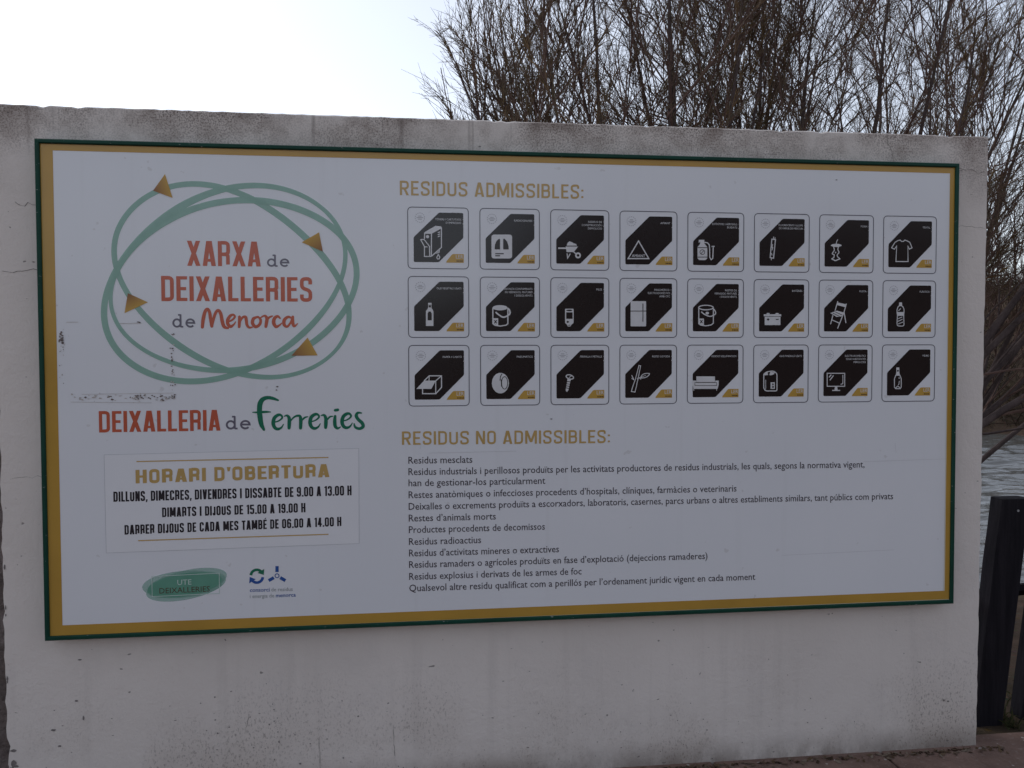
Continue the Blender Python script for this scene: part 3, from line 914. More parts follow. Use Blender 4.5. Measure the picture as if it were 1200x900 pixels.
# ---- right half: headings and the list of refused waste
hi = Ink()
caps(hi, 'RESIDUS ADMISSIBLES:', 1.3440, 1.7035, 2.0740, 0.0560, t=0.130, gap=0.125, rnd=0.24, wide=1.32)
hi.build('accepted_heading', M['gold_ink'], sign)
hi = Ink()
caps(hi, 'RESIDUS NO ADMISSIBLES:', 1.3450, 0.7240, 2.1830, 0.0530, t=0.130, gap=0.125, rnd=0.24, wide=1.32, shear=-0.006)
hi.build('refused_heading', M['gold_ink'], sign)
bi = Ink()
for body, u1, v0 in (
    ('Residus mesclats', 1.6225, 0.6490), ('Residus industrials i perillosos produïts per les activitats productores de residus industrials, les quals, segons la normativa vigent,', 3.2834, 0.6035),
    ('han de gestionar-los particularment', 1.9169, 0.5592), ('Restes anatòmiques o infeccioses procedents d’hospitals, clíniques, farmàcies o veterinaris', 2.7201, 0.5120),
    ('Deixalles o excrements produïts a escorxadors, laboratoris, casernes, parcs urbans o altres establiments similars, tant públics com privats', 3.4139, 0.4655),
    ('Restes d’animals morts', 1.7157, 0.4190), ('Productes procedents de decomissos', 1.9148, 0.3730), ('Residus radioactius', 1.6560, 0.3255),
    ('Residus d’activitats mineres o extractives', 1.9723, 0.2795), ('Residus ramaders o agrícoles produïts en fase d’explotació (dejeccions ramaderes)', 2.5964, 0.2335),
    ('Residus explosius i derivats de les armes de foc', 2.0655, 0.1860), ('Qualsevol altre residu qualificat com a perillós per l’ordenament jurídic vigent en cada moment', 2.8038, 0.1395)):
    typeset(bi, body, 1.3695, v0, u1, 0.0280, -0.0025, 0.004)
bi.build('refused_waste_list', M['body_ink'], sign)

# ---- 24 waste tiles.  l = line (width, points), p = filled, k = filled dark, d = dark line, o = ellipse, c = closed line
def ov(cx_, cy_, rx, ry, rot=0, n_=18):
    c, s_ = math.cos(R(rot)), math.sin(R(rot))
    return [(cx_ + rx * math.cos(a) * c - ry * math.sin(a) * s_, cy_ + rx * math.cos(a) * s_ + ry * math.sin(a) * c) for a in (2 * math.pi * i / n_ for i in range(n_))]
ORX = [475, 475, 640, 640, 800, 800, 950, 950]
ORY = [240, 320, 400]
PIC = {}
PIC[0, 0] = ('TÒNERS I CARTUTXOS|D’IMPRESSIÓ', [('p', [(170, 240), (265, 185), (315, 190), (320, 205), (232, 255), (172, 255)]), ('l', 9, [(169, 245), (169, 300)]), ('l', 9, [(230, 250), (228, 450)]),
    ('l', 9, [(317, 198), (317, 375), (230, 452)]), ('l', 8, [(168, 365), (168, 454), (230, 454)]), ('l', 8, [(134, 305), (165, 305), (212, 365), (214, 450)]), ('l', 8, [(134, 305), (170, 370), (195, 370)]),
    ('p', ov(195, 280, 14, 14)), ('l', 8, [(285, 246), (305, 238)]), ('l', 8, [(285, 264), (305, 256)]), ('l', 8, [(285, 282), (305, 274)]), ('c', 7, [(270, 428), (300, 402), (297, 418)]), ('c', 8, [(290, 437), (303, 460), (296, 476), (283, 476), (276, 462)])])
PIC[0, 1] = ('RADIOGRAFIES', [('p', rounded([(757, 262), (938, 262), (938, 472), (757, 472)], 24, True)), ('k', [(785, 392), (788, 350), (803, 315), (824, 298), (832, 303), (832, 392)]),
    ('k', [(860, 392), (860, 300), (872, 298), (895, 325), (907, 365), (908, 392)]), ('d', 9, [(790, 430), (865, 430)]), ('d', 9, [(790, 448), (832, 448)])])
PIC[0, 2] = ('RESIDUS DE|CONSTRUCCIÓ I|DEMOLICIÓ', [('p', [(180, 359), (188, 335), (205, 321), (225, 328), (240, 338), (262, 345), (271, 359)]), ('l', 13, [(105, 382), (180, 382)]), ('p', [(172, 367), (280, 367), (243, 416), (180, 416)]),
    ('l', 10, [(184, 428), (188, 470), (212, 430)]), ('c', 14, ov(280, 445, 19, 19)), ('l', 9, [(242, 415), (266, 434)])])
PIC[0, 3] = ('AMIANT', [('c', 10, [(812, 318), (720, 473), (902, 473)]), ('t', 'AMIANT', 752, 459, 868, 24)])
PIC[0, 4] = ('EXTINTORS I AEROSOLS|BUIDATS', [('p', [(130, 372), (152, 345), (155, 310), (188, 310), (190, 340), (216, 372), (216, 470), (200, 486), (145, 486), (130, 470)]), ('p', [(141, 308), (190, 308), (190, 324), (150, 326), (141, 338)]),
    ('d', 6, [(130, 377), (216, 377)]), ('d', 6, [(130, 460), (216, 460)]), ('e', 5, ov(172, 416, 21, 21)), ('d', 5, [(160, 430), (185, 402)]), ('l', 9, [(190, 330), (218, 334), (233, 352), (237, 400), (237, 462), (250, 483), (264, 470), (268, 372)]), ('l', 9, [(254, 366), (280, 366)])])
PIC[0, 5] = ('FLUORESCENTS I LLUMS|DE VAPOR DE MERCURI', [('c', 9, [(783, 302), (815, 306), (798, 470), (768, 464)]), ('l', 7, [(797, 300), (800, 280)]), ('l', 7, [(809, 302), (813, 288)]), ('l', 7, [(777, 468), (779, 488)]), ('l', 7, [(790, 345), (784, 375), (792, 375), (784, 400)]), ('l', 7, [(780, 425), (785, 445)])])
PIC[0, 6] = ('FORM', [('l', 7, [(222, 350), (228, 320), (238, 306)]), ('p', ov(224, 357, 47, 14)), ('l', 9, spline([(200, 368), (207, 398), (193, 420), (190, 432), (205, 440), (202, 463), (185, 475), (203, 485), (217, 491), (235, 483), (256, 475), (240, 462), (232, 442), (248, 418), (238, 395), (243, 368)], 3)), ('p', ov(218, 420, 6, 7))])
PIC[0, 7] = ('TÈXTIL', [('c', 8, [(765, 315), (785, 310), (798, 322), (814, 322), (826, 310), (846, 317), (870, 330), (890, 378), (866, 390), (853, 362), (855, 499), (748, 499), (755, 362), (735, 390), (710, 378), (740, 330)])])
PIC[1, 0] = ('OLIS VEGETALS USATS', [('p', [(200, 262), (231, 262), (231, 279), (200, 279)]), ('p', [(201, 283), (230, 283), (231, 308), (247, 335), (247, 465), (181, 465), (181, 335), (200, 308)]), ('k', [(196, 355), (206, 338), (222, 338), (232, 355), (232, 415), (196, 415)]), ('k', [(206, 285), (225, 285), (225, 302), (206, 302)])])
PIC[1, 1] = ('ENVASOS CONTAMINATS|DE VERNISSOS, PINTURES|I DISSOLVENTS', [('p', ov(832, 305, 66, 23)), ('l', 10, [(769, 305), (769, 445), (790, 460), (835, 466), (885, 458), (901, 445), (901, 305)]), ('l', 13, spline([(793, 343), (815, 362), (860, 388), (903, 372), (920, 352), (915, 325), (903, 312)], 4)), ('p', [(769, 397), (816, 397), (816, 460), (769, 446)]), ('d', 7, [(781, 414), (804, 442)]), ('d', 7, [(804, 414), (781, 442)])])
PIC[1, 2] = ('PILES', [('p', rounded([(166, 314), (241, 314), (241, 440), (222, 452), (214, 470), (190, 470), (182, 452), (166, 440)], 8, True)), ('k', ov(203, 328, 27, 7)), ('k', [(176, 345), (232, 345), (232, 402), (176, 402)]), ('k', [(178, 428), (190, 419), (202, 430), (188, 439)]), ('d', 5, [(194, 460), (212, 456)])])
PIC[1, 3] = ('FRIGORÍFICS I|ELECTRODOMÈSTICS|AMB CFC', [('p', rounded([(742, 247), (878, 247), (878, 468), (742, 468)], 8, True)), ('d', 6, [(742, 334), (878, 334)]), ('d', 7, [(850, 268), (850, 427)])])
PIC[1, 4] = ('RESTES DE|VERNISSOS, PINTURES|I DISSOLVENTS', [('c', 9, ov(204, 303, 64, 20)), ('l', 9, [(141, 303), (141, 445), (160, 458), (205, 464), (250, 456), (269, 440), (269, 303)]), ('l', 10, spline([(163, 340), (190, 362), (240, 381), (282, 364), (289, 345), (275, 318)], 4)), ('p', ov(215, 352, 15, 12)), ('p', [(141, 400), (186, 400), (186, 460), (141, 446)]), ('d', 7, [(152, 412), (174, 440)]), ('d', 7, [(174, 412), (152, 440)])])
PIC[1, 5] = ('BATERIES', [('p', [(712, 362), (865, 362), (865, 380), (858, 380), (858, 457), (720, 457), (720, 380), (712, 380)]), ('p', [(735, 361), (740, 351), (761, 351), (766, 361)]), ('p', [(813, 361), (818, 351), (840, 351), (845, 361)]), ('d', 4, [(718, 381), (860, 381)]), ('d', 8, [(739, 407), (762, 407)]), ('d', 8, [(750, 396), (750, 418)]), ('d', 8, [(818, 407), (843, 407)])])
PIC[1, 6] = ('FUSTA', [('p', [(234, 258), (310, 275), (304, 300), (230, 281)]), ('l', 9, [(238, 247), (213, 332)]), ('l', 9, [(313, 269), (290, 350), (235, 488)]), ('l', 9, [(293, 345), (309, 440)]), ('l', 9, [(195, 370), (174, 450)]), ('l', 8, [(187, 412), (255, 442)]), ('p', [(172, 352), (230, 330), (298, 350), (274, 380), (228, 386)]), ('d', 5, [(192, 351), (252, 381)]), ('d', 5, [(216, 342), (278, 370)])])
PIC[1, 7] = ('PLÀSTICS', [('p', [(777, 258), (801, 258), (804, 290), (774, 290)]), ('c', 8, spline([(774, 290), (803, 290), (818, 315), (819, 345), (816, 380), (819, 440), (815, 462), (790, 466), (764, 462), (758, 440), (761, 380), (758, 345), (760, 315)], 3, True)), ('p', [(759, 343), (819, 343), (817, 376), (761, 376)]), ('l', 7, [(770, 332), (790, 312)]), ('l', 7, [(765, 402), (803, 386)]), ('l', 7, [(763, 426), (806, 405)]), ('l', 7, [(768, 448), (810, 430)])])
PIC[2, 0] = ('PAPER I CARTÓ', [('p', [(97, 418), (165, 345), (268, 345), (228, 418)]), ('l', 9, [(151, 418), (152, 460), (268, 460), (318, 405), (318, 303), (210, 303), (165, 347)]), ('l', 8, [(268, 346), (318, 303)]), ('l', 8, [(267, 345), (267, 460)]), ('l', 8, [(210, 303), (208, 346)])])
PIC[2, 1] = ('PNEUMÀTICS', [('p', ov(835, 367, 75, 91)), ('e', 6, ov(872, 365, 27, 55)), ('d', 7, spline([(850, 285), (836, 310), (832, 345)], 4)), ('d', 9, [(843, 335), (847, 398)])])
PIC[2, 2] = ('FERRALLA I METALLS', [('c', 9, ov(208, 313, 33, 18, 15)), ('p', [(188, 328), (217, 333), (195, 430), (182, 446), (171, 430)]), ('l', 6, [(200, 318), (222, 305)]), ('d', 6, [(180, 352), (216, 357)]), ('d', 6, [(178, 372), (212, 377)]), ('d', 6, [(176, 391), (208, 396)]), ('d', 6, [(174, 409), (203, 414)])])
PIC[2, 3] = ('RESTES DE PODA', [('c', 7, [(748, 440), (765, 385), (785, 330), (815, 212), (830, 215), (818, 275), (792, 400), (780, 446)]), ('l', 7, [(772, 335), (751, 298)]), ('l', 7, [(772, 340), (750, 322)]), ('c', 7, spline([(832, 316), (855, 287), (908, 283), (888, 310), (855, 321)], 3, True)), ('l', 7, [(798, 330), (840, 312)]), ('l', 5, [(842, 312), (875, 298)]), ('p', [(820, 320), (840, 330), (825, 336)])])
PIC[2, 4] = ('RESIDUS VOLUMINOSOS', [('p', [(120, 308), (283, 308), (283, 358), (120, 358)]), ('p', [(83, 345), (118, 345), (118, 385), (286, 385), (286, 345), (316, 345), (316, 380), (306, 418), (95, 418), (86, 380)]), ('p', [(108, 364), (296, 364), (296, 386), (108, 386)]), ('e', 4, [(106, 362), (298, 362), (298, 388), (106, 388)]), ('l', 6, [(97, 416), (97, 434)]), ('l', 6, [(296, 416), (298, 434)])])
PIC[2, 5] = ('OLIS MINERALS USATS', [('c', 9, rounded([(712, 285), (740, 268), (775, 262), (802, 262), (828, 285), (828, 436), (730, 436), (712, 415)], 14, True)), ('p', [(714, 285), (745, 268), (750, 295), (720, 299)]), ('p', [(760, 296), (770, 268), (812, 272), (800, 290), (775, 299)]), ('l', 5, [(729, 338), (729, 420)]), ('p', [(772, 360), (809, 360), (809, 418), (772, 418)]), ('k', ov(792, 377, 8, 7)), ('d', 6, [(784, 391), (801, 409)]), ('d', 6, [(801, 391), (784, 409)])])
PIC[2, 6] = ('ELECTRODOMÈSTICS|SENSE SUBSTÀNCIES|PERILLOSES', [('c', 8, [(144, 281), (298, 281), (298, 395), (144, 395)]), ('l', 9, [(160, 316), (181, 293)]), ('l', 9, [(168, 342), (200, 300)]), ('l', 7, [(282, 295), (282, 372), (262, 378)]), ('p', [(212, 398), (232, 398), (236, 427), (258, 427), (258, 436), (188, 436), (188, 427), (208, 427)])])
PIC[2, 7] = ('VIDRE', [('p', [(752, 230), (778, 230), (778, 270), (784, 299), (746, 299), (752, 270)]), ('k', [(758, 252), (772, 252), (772, 266), (758, 266)]), ('c', 8, [(747, 298), (783, 298), (795, 330), (795, 402), (785, 416), (746, 416), (735, 402), (735, 330)]), ('l', 7, [(745, 410), (765, 393), (785, 410)]), ('l', 6, [(776, 316), (776, 330)]), ('l', 6, [(778, 348), (774, 378), (766, 384)])])
DX, DZ, TW, TH = 0.28350, 0.27080, 0.2378, 0.2395
def tile(rw_, cl):
    x0 = 1.3737 + DX * cl; z1 = 1.6580 - DZ * rw_
    P = lambda fx, fy: (x0 + fx * TW, z1 - fy * TH)
    ik = Ink(0.0006)
    ik.line([P(*p) for p in rounded([(0, 0), (1, 0), (1, 1), (0, 1)], 0.075, True, 5)], 0.0031, True)
    tl = ik.build('waste_tile', M['outline_ink'], sign)
    ik = Ink(0.0006)
    ik.poly([P(*p) for p in rounded([(0.515, 0.082), (0.915, 0.082), (0.915, 0.490), (0.505, 0.895), (0.095, 0.895), (0.095, 0.490)], 0.022, True, 3)], d=0.0006)
    ik.build('black_field', M['octagon_ink'], tl)
    ik = Ink(0.0006)
    ik.poly([P(*p) for p in ((0.625, 0.90), (0.635, 0.875), (0.725, 0.765), (0.745, 0.757), (0.920, 0.757), (0.920, 0.90))])
    bd = ik.build('gold_badge', M['gold_badge'], tl)
    ik = Ink(0.0010)
    u, v = P(0.79, 0.832)
    typeset(ik, 'LER', u, v, P(0.912, 0)[0], 0.0145)
    ik.build('badge_lettering', M['white_ink'], bd)
    ik = Ink(0.0010)
    x = 0.80
    while x < 0.905:
        w = rp.uniform(0.012, 0.022); ik.line([P(x, 0.872), P(min(x + w, 0.912), 0.872)], 0.0048); x += w + 0.008
    ik.build('badge_code', M['brown_ink'], bd)
    cap_t, shp = PIC[rw_, cl]
    ik = Ink(0.0010)
    for n_, ln in enumerate(cap_t.split('|')):
        typeset(ik, ln, 0, P(0, 0.208 + 0.055 * n_)[1], 0, 0.0078, right=P(0.880, 0)[0], aspect=0.98 if len(ln) < 14 else 0.88)
    ik.circ(*P(0.917, 0.190), 0.0022); ik.circ(*P(0.917, 0.262), 0.0026)
    ik.build('caption', M['white_ink'], tl)
    # faint round emblem in the upper left corner
    ik = Ink(0.0006)
    c0 = P(0.20, 0.17)
    for k in range(14):
        a0 = 2 * math.pi * (k + 0.15) / 14; a1 = 2 * math.pi * (k + 0.7) / 14
        ik.line([(c0[0] + 0.0185 * math.cos(a), c0[1] + 0.0185 * math.sin(a)) for a in (a0, (a0 + a1) / 2, a1)], 0.0022)
    for dz_, w in ((0.006, 0.007), (0.0, 0.013), (-0.006, 0.008)): ik.line([(c0[0] - w, c0[1] + dz_), (c0[0] + w, c0[1] + dz_)], 0.0024)
    ik.build('faint_emblem', M['faint_ink'], tl)
    # pictogram traced on the sign's face
    S = lambda p: at(ORX[cl] + p[0] / 7.5, ORY[rw_] + p[1] / 7.5)
    sc = 0.00345 / 7.5
    ik = Ink(0.0010); dk = Ink(0.0015)
    for s_ in shp:
        if s_[0] == 'p': ik.poly([S(p) for p in s_[1]])
        elif s_[0] == 'k': dk.poly([S(p) for p in s_[1]])
        elif s_[0] == 'l': ik.line([S(p) for p in s_[2]], s_[1] * sc)
        elif s_[0] == 'c': ik.line([S(p) for p in s_[2]], s_[1] * sc, True)
        elif s_[0] == 'd': dk.line([S(p) for p in s_[2]], s_[1] * sc)
        elif s_[0] == 'e': dk.line([S(p) for p in s_[2]], s_[1] * sc, True)
        elif s_[0] == 't':
            (u0, v0), (u1, v1) = S(s_[2:4]), S((s_[4], s_[3]))
            typeset(ik, s_[1], u0, v0, u1, s_[5] * sc, 0, 0.01, lean=0.12)
    n0 = len(ik.b.v)
    ik.b.v += dk.b.v; ik.b.f += [tuple(i + n0 for i in f) for f in dk.b.f]; ik.b.m = [0] * len(ik.b.m) + [1] * len(dk.b.m)
    ik.build('pictogram', [M['white_ink'], M['octagon_ink']], tl)
for rw_ in range(3):
    for cl in range(8): tile(rw_, cl)

# ---- what years of stuck-on notices left behind
rr = random.Random(21)
rs = Ink(0.0024)
def fleck(px_, py_, w, h, mi=0):
    u, v = at(px_, py_); n_ = 8; ph = rr.random() * 6
    rs.poly([(u + w * math.cos(2 * math.pi * i / n_ + ph) * rr.uniform(.4, 1.2), v + h * math.sin(2 * math.pi * i / n_ + ph) * rr.uniform(.4, 1.2)) for i in range(n_)], mi)
for i in range(12): fleck(71.5 + rr.uniform(-2.2, 2.2), 396 + rr.uniform(-7, 7), rr.uniform(.003, .007), rr.uniform(.003, .006))
for i in range(16): fleck(73 + rr.uniform(-3, 3), rr.uniform(382, 456), rr.uniform(.001, .003), rr.uniform(.001, .004), rr.choice((0, 1)))
for i in range(60): fleck(rr.uniform(82, 206), 466 + rr.gauss(0, 2.2), rr.uniform(.002, .008), rr.uniform(.001, .0042), rr.choice((0, 1, 1)))
for i in range(12): fleck(rr.uniform(157, 172), 465 + rr.gauss(0, 2.0), rr.uniform(.002, .007), rr.uniform(.001, .004), 0)
for i in range(14): fleck(rr.uniform(188, 206), 465 + rr.gauss(0, 2.0), rr.uniform(.002, .007), rr.uniform(.001, .004), 0)
for i in range(26): fleck(202 + rr.gauss(0, 1.6), rr.uniform(402, 458), rr.uniform(.0015, .004), rr.uniform(.0015, .005), rr.choice((0, 0, 1)))
for x, y_ in ((162, 377.5), (164, 378), (202, 392), (204, 391.5), (325, 453), (324, 457), (980, 211), (646, 491)): fleck(x, y_, .005, .003)
rs.line([at(141, 379), at(166, 378.5)], 0.0015, mi=1); rs.line([at(78, 377.5), at(92, 377.5)], 0.0015, mi=1); rs.line([at(83, 471), at(178, 472)], 0.0012, mi=1); rs.line([at(96, 462), at(204, 460.5)], 0.0012, mi=1)
rs.build('tape_residue', [M['residue'], M['residue_pale']], sign)
sm = Ink(0.0007)
for a_, c_ in (((3.28, 0.623), (3.652, 0.628)), ((2.92, 0.235), (3.42, 0.243)), ((1.45, 0.690), (1.80, 0.692)), ((3.42, 0.70), (3.425, 0.66))): sm.line([a_, c_], 0.0016)
sm.build('panel_scratches', plain('scratch_grey', (0.62, 0.62, 0.64), 0.5), sign)
C.objects.unlink(_to); bpy.data.objects.remove(_to)

# ------------------------------------------------------------------ leaning picket fence at the right end
fence = empty('picket_fence', (3.93, 0.32, 0.0))
tag(fence, 'dark stained picket fence leaning to the right beside the end of the white wall', 'fence')
def picket(x, y_, w, th, h, lean, seed):
    r_ = random.Random(seed)
    b = MB(); rings = []
    for k in range(9):
        z = -0.10 + (h + 0.10) * k / 8
        cx_ = x + math.tan(R(lean)) * z
        jx = r_.uniform(-.0015, .0015)
        c_ = 0.006
        rings.append([(cx_ + sx_ + jx, y_ + sy_ + r_.uniform(-.001, .001), z) for sx_, sy_ in
                      ((-w / 2 + c_, -th / 2), (w / 2 - c_, -th / 2), (w / 2, -th / 2 + c_), (w / 2, th / 2 - c_), (w / 2 - c_, th / 2), (-w / 2 + c_, th / 2), (-w / 2, th / 2 - c_), (-w / 2, -th / 2 + c_))])
    b.grid_faces(rings, 0, True, True)
    pk = b.build('picket', M['post'], fence)
    b = MB()
    zz = h - 0.055; xx = x + math.tan(R(lean)) * zz + 0.012
    k_n = [(xx + 0.0055 * math.cos(2 * math.pi * i / 10), y_ - th / 2 - 0.003, zz + 0.0055 * math.sin(2 * math.pi * i / 10)) for i in range(10)]
    b.grid_faces([[(p[0], y_ - th / 2 + 0.01, p[2]) for p in k_n], k_n], 0, True, True)
    b.build('nail_head', M['nail'], pk)
for i, x in enumerate((4.075, 4.345, 4.590, 4.835, 5.070)):
    picket(x, 0.30 + 0.035 * i, 0.146, 0.085, 1.075 + (0.03, 0, -.02, .03, .0)[i] * (i > 0), 6.6 + (0, .4, -.5, .6, 0)[i], 50 + i)
b = MB()
b.tube([(3.90, 0.375, 0.575), (4.4, 0.44, 0.59), (5.2, 0.53, 0.60)], [0.028, 0.03, 0.028], 6)
b.build('rail', M['post'], fence)
#CONTINUE
# ------------------------------------------------------------------ tamarisks behind the wall
def perp(d, r_):
    v_ = Vector((r_.uniform(-1, 1), r_.uniform(-1, 1), r_.uniform(-1, 1)))
    v_ = v_ - d * v_.dot(d)
    return v_.normalized() if v_.length > 1e-3 else perp(d, r_)
def path(p, d, L, n, r_, wig, up):
    pts = [p.copy()]; d = d.copy()
    for i in range(n):
        d = (d + perp(d, r_) * wig * r_.random() + Vector((0, 0, up))).normalized()
        p = p + d * (L / n)
        pts.append(p.copy())
    return pts
def tamarisk(label, base, stems, seed, lim_lo=2.2, l1=9, l2=7, l3=8, plume_p=0.22, xmin=-99, group='bare tamarisks behind the wall'):
    r_ = random.Random(seed)
    root = empty('tamarisk_tree', base)
    tag(root, label, 'tree', group)
    B0 = Vector(base)
    def clip(pts):
        lim = xmin - 0.06 + abs(r_.gauss(0, 0.26))      # an uneven rounded outline on the left side
        k = next((i for i, p in enumerate(pts) if p.x < lim + ((0.08 * (p.z - 3.7) ** 2) if p.z > 3.7 else 0.5 * min(3.7 - p.z, 0.8) ** 2)), len(pts))
        return pts[:k]
    trunk, limbs, crown, spr, plu = MB(), MB(), MB(), MB(), MB()
    trunk.tube([B0 + Vector((0, 0, -0.2)), B0 + Vector((0.01, 0, 0.15)), B0 + Vector((0.0, 0.02, 0.45))], [0.19, 0.15, 0.12], 9)
    def at_(pts, f):
        k = min(int(f * (len(pts) - 1)), len(pts) - 2); t = f * (len(pts) - 1) - k
        return pts[k].lerp(pts[k + 1], t), (pts[k + 1] - pts[k]).normalized()
    def sprigs(pts, n):
        for _ in range(n):
            p, d = at_(pts, r_.uniform(0.10, 1.0))
            dd = (d + perp(d, r_) * r_.uniform(0.25, 0.75) + Vector((0, 0, 0.12))).normalized()
            L = r_.uniform(0.10, 0.36)
            q = path(p, dd, L, 2, r_, 0.40, 0.05)
            spr.tube(q, [0.0022, 0.0018, 0.0010], 3, 0, False)
            for _ in range(r_.choice((2, 3, 4))):
                p2, d2 = at_(q, r_.uniform(0.2, 0.95))
                e_ = (d2 + perp(d2, r_) * r_.uniform(0.4, 0.9)).normalized() * r_.uniform(0.04, 0.13)
                spr.tube([p2, p2 + e_], [0.0017, 0.0008], 3, 0, False)
    def plume(pts):
        for _ in range(34):
            p, d = at_(pts, r_.uniform(0.25, 1.0))
            dd = (d + perp(d, r_) * r_.uniform(0.1, 0.55)).normalized() * r_.uniform(0.05, 0.17)
            plu.tube([p, p + dd * 0.6, p + dd + Vector((0, 0, -0.01))], [0.0026, 0.0022, 0.0008], 3, 0, False)
    for tx, ty, L, rad in stems:
        d = Vector((math.sin(R(tx)), math.sin(R(ty)), math.cos(R(tx)) * math.cos(R(ty)))).normalized()
        s0 = path(B0 + Vector((0, 0, 0.35)), d, L, 12, r_, 0.10, -0.016 if tx > 26 else (0.006 if tx < -20 else 0.02))
        s0 = clip(s0)
        m0 = len(s0) - 1
        limbs.tube(s0, [rad * (1 - i / m0) ** 0.8 * 0.96 + 0.0025 for i in range(m0 + 1)], 7)
        for _ in range(l1):
            f = r_.uniform(0.28, 0.95)
            p, d1 = at_(s0, f)
            dd = (d1 + perp(d1, r_) * r_.uniform(0.25, 0.75)).normalized()
            L1 = r_.uniform(0.9, 2.0) * (1.15 - 0.5 * f)
            s1 = path(p, dd, L1, 7, r_, 0.20, 0.022)
            s1 = clip(s1)
            if len(s1) < 3: continue
            r1 = rad * (0.36 - 0.24 * f)
            (limbs if r1 > 0.012 else crown).tube(s1, [max(r1 * (1 - 0.75 * i / (len(s1) - 1)), 0.003) for i in range(len(s1))], 5)
            for _ in range(l2):
                p, d2 = at_(s1, r_.uniform(0.12, 1.0))
                if p.z < lim_lo - 0.5: continue
                dd = (d2 + perp(d2, r_) * r_.uniform(0.25, 0.75)).normalized()
                s2 = path(p, dd, r_.uniform(0.45, 1.15), 5, r_, 0.24, 0.03)
                s2 = clip(s2)
                if len(s2) < 3: continue
                crown.tube(s2, [0.0056, 0.0050, 0.0042, 0.0034, 0.0025, 0.0014][-len(s2):], 4, 0, False)
                sprigs(s2, l3)
                if r_.random() < plume_p: plume(s2)
        sprigs(s0[-4:], 8)
    trunk.build('trunk', M['bark'], root, smooth=True)
    limbs.build('limbs', M['bark'], root, smooth=True)
    crown.build('crown', M['twig'], root)
    spr.build('sprigs', M['sprig'], root)
    if plu.f: plu.build('dry_plumes', M['plume'], root)
    return root
tamarisk('bare bushy tamarisk fanning out furthest left behind the wall, with brown plumes', (3.08, 2.5, -0.30),
         [(-27, 2, 3.6, .028), (-25, 5, 4.2, .030), (-23, 0, 4.6, .032), (-21, -3, 4.4, .030), (-19, 6, 4.2, .030), (-15, -4, 4.4, .032), (-11, 8, 4.6, .030), (-7, -2, 4.8, .036), (-2, 5, 4.8, .030), (4, 0, 5.0, .036), (10, 6, 4.8, .030), (16, 0, 4.6, .030)], 8, l1=9, l3=8, plume_p=0.30, xmin=1.56)
tamarisk('bare tamarisk with straight upright stems behind the middle of the wall\'s right half', (3.95, 2.9, -0.36),
         [(-20, 3, 4.4, .030), (-14, -4, 4.8, .034), (-8, 4, 5.2, .044), (-2, -2, 5.2, .036), (4, 5, 5.2, .042), (10, 0, 5.0, .036), (17, 4, 5.0, .036)], 12, l1=9, plume_p=0.08, xmin=2.0)
tamarisk('bare tamarisk behind the wall\'s right end with thick limbs sweeping to the right', (4.66, 3.1, -0.40),
         [(-10, 3, 4.6, .036), (-1, -3, 5.0, .040), (7, 4, 5.2, .044), (14, -2, 5.0, .040), (21, 3, 5.2, .042), (28, 0, 5.4, .044), (33, 4, 5.4, .044), (38, -3, 5.2, .050), (42, 2, 5.2, .052), (46, 0, 5.0, .045), (51, 3, 4.6, .040)], 23, l1=10, plume_p=0.24)
tamarisk('bare tamarisk standing nearest the water beyond the picket fence', (6.3, 5.0, -0.9),
         [(-16, 2, 5.4, .040), (-6, -3, 5.6, .045), (3, 0, 6.0, .045), (11, 0, 6.0, .045), (18, 3, 5.8, .048), (25, -2, 5.4, .045), (32, 2, 5.2, .045), (39, 2, 5.2, .042), (46, -2, 5.0, .04)], 31, l1=11, plume_p=0.16)
tamarisk('tallest bare tamarisk, set back to the right of the others on the stream bank', (7.4, 5.8, -1.0),
         [(-15, 2, 5.6, .040), (-5, -3, 6.2, .045), (4, 3, 6.4, .045), (12, 0, 6.4, .045), (20, 3, 6.2, .045), (30, 0, 5.4, .04)], 44, l1=11, plume_p=0)

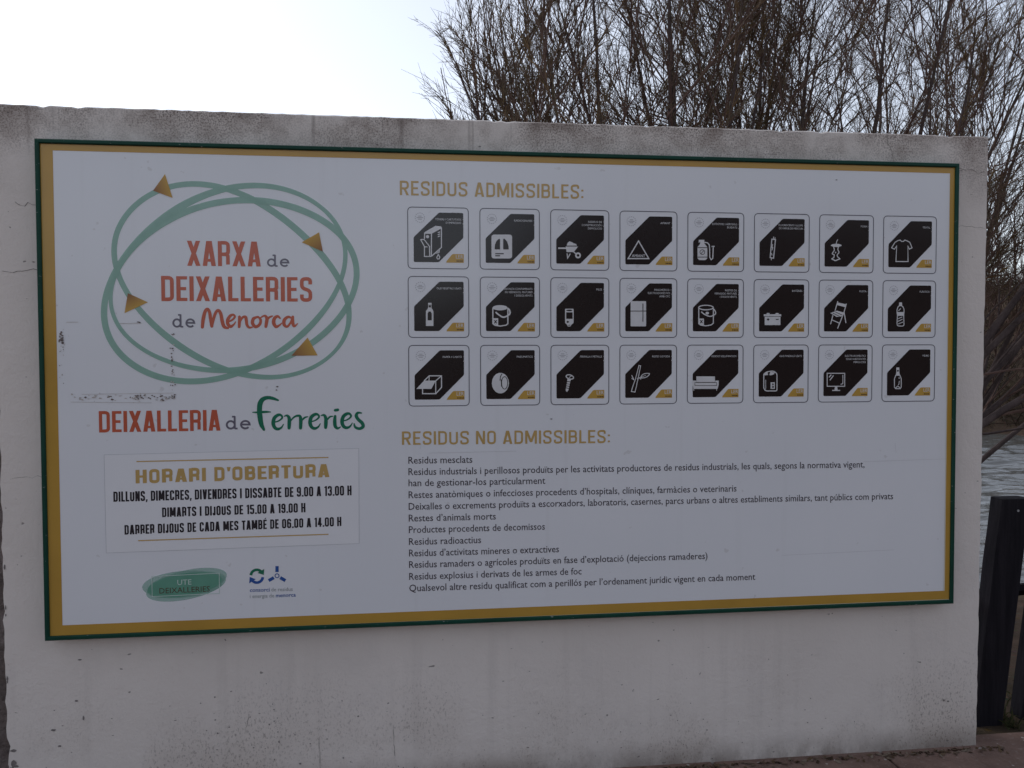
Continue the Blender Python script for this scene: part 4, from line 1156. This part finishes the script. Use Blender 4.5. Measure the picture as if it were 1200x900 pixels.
# ------------------------------------------------------------------ dead brushwood on the far bank
r_ = random.Random(77)
b = MB()
for i in range(9000):
    x = r_.uniform(15, 46)
    far = 21.3 - 0.10 * (x - 18)
    y = far + 0.6 + 18 * r_.random() ** 1.4
    z = hgt(x, y)
    c = 0.55 + 0.45 * math.sin(x * 0.9 + 1.7 * math.sin(y * 0.6)) * math.cos(y * 0.7 + x * 0.2)
    L = r_.uniform(0.5, 1.3) + 1.5 * c * r_.random()
    a = r_.uniform(0, 6.28)
    d = Vector((math.cos(a) * r_.uniform(.3, 1.2), math.sin(a) * .6, r_.uniform(.5, 1.2))).normalized()
    pts = path(Vector((x, y, z - 0.05)), d, L, 4, r_, 0.35, -0.14)
    w = r_.uniform(0.008, 0.022)
    b.tube(pts, [w, w * .85, w * .7, w * .5, w * .25], 3, 0, False)
tag(b.build('brushwood', M['brush'], origin=(28, 26, 0)), kind='stuff')

# ------------------------------------------------------------------ litter and weeds along the foot of wall and fence
b = MB()
for i in range(520):
    if i < 330: x, y, z = r_.uniform(1.8, 3.95), 0.032 - abs(r_.gauss(0, 0.022)), 0.021
    else: x, y, z = r_.uniform(3.86, 4.7), r_.uniform(0.18, 2.4), None
    if z is None: z = hgt(x, y) + 0.012
    s_ = r_.uniform(0.006, 0.020); a = r_.uniform(0, 6.28)
    ca, sa = math.cos(a) * s_, math.sin(a) * s_
    b.face([(x - ca, y - sa * .7, z), (x + sa * .5, y - ca * .5, z + r_.uniform(0, .008)), (x + ca, y + sa * .7, z + r_.uniform(0, .012)), (x - sa * .5, y + ca * .5, z + r_.uniform(0, .006))])
tag(b.build('leaf_litter', M['litter'], origin=(3.4, 0.1, 0)), kind='stuff')
b = MB()
for i in range(240):
    x = r_.gauss(4.185, 0.02) if i < 140 else r_.uniform(4.0, 4.7); y = r_.uniform(0.2, 0.55) if i < 140 else r_.uniform(0.3, 2.2)
    z = hgt(x, y)
    d = Vector((r_.gauss(0, .5), r_.gauss(0, .5), 1)).normalized()
    pts = path(Vector((x, y, z)), d, r_.uniform(0.03, 0.09), 3, r_, 0.7, -0.12)
    b.tube(pts, [.0030, .0034, .0024, .0006], 3, 0, False)
tag(b.build('weeds', M['weed'], origin=(4.1, 0.4, 0)), kind='stuff')
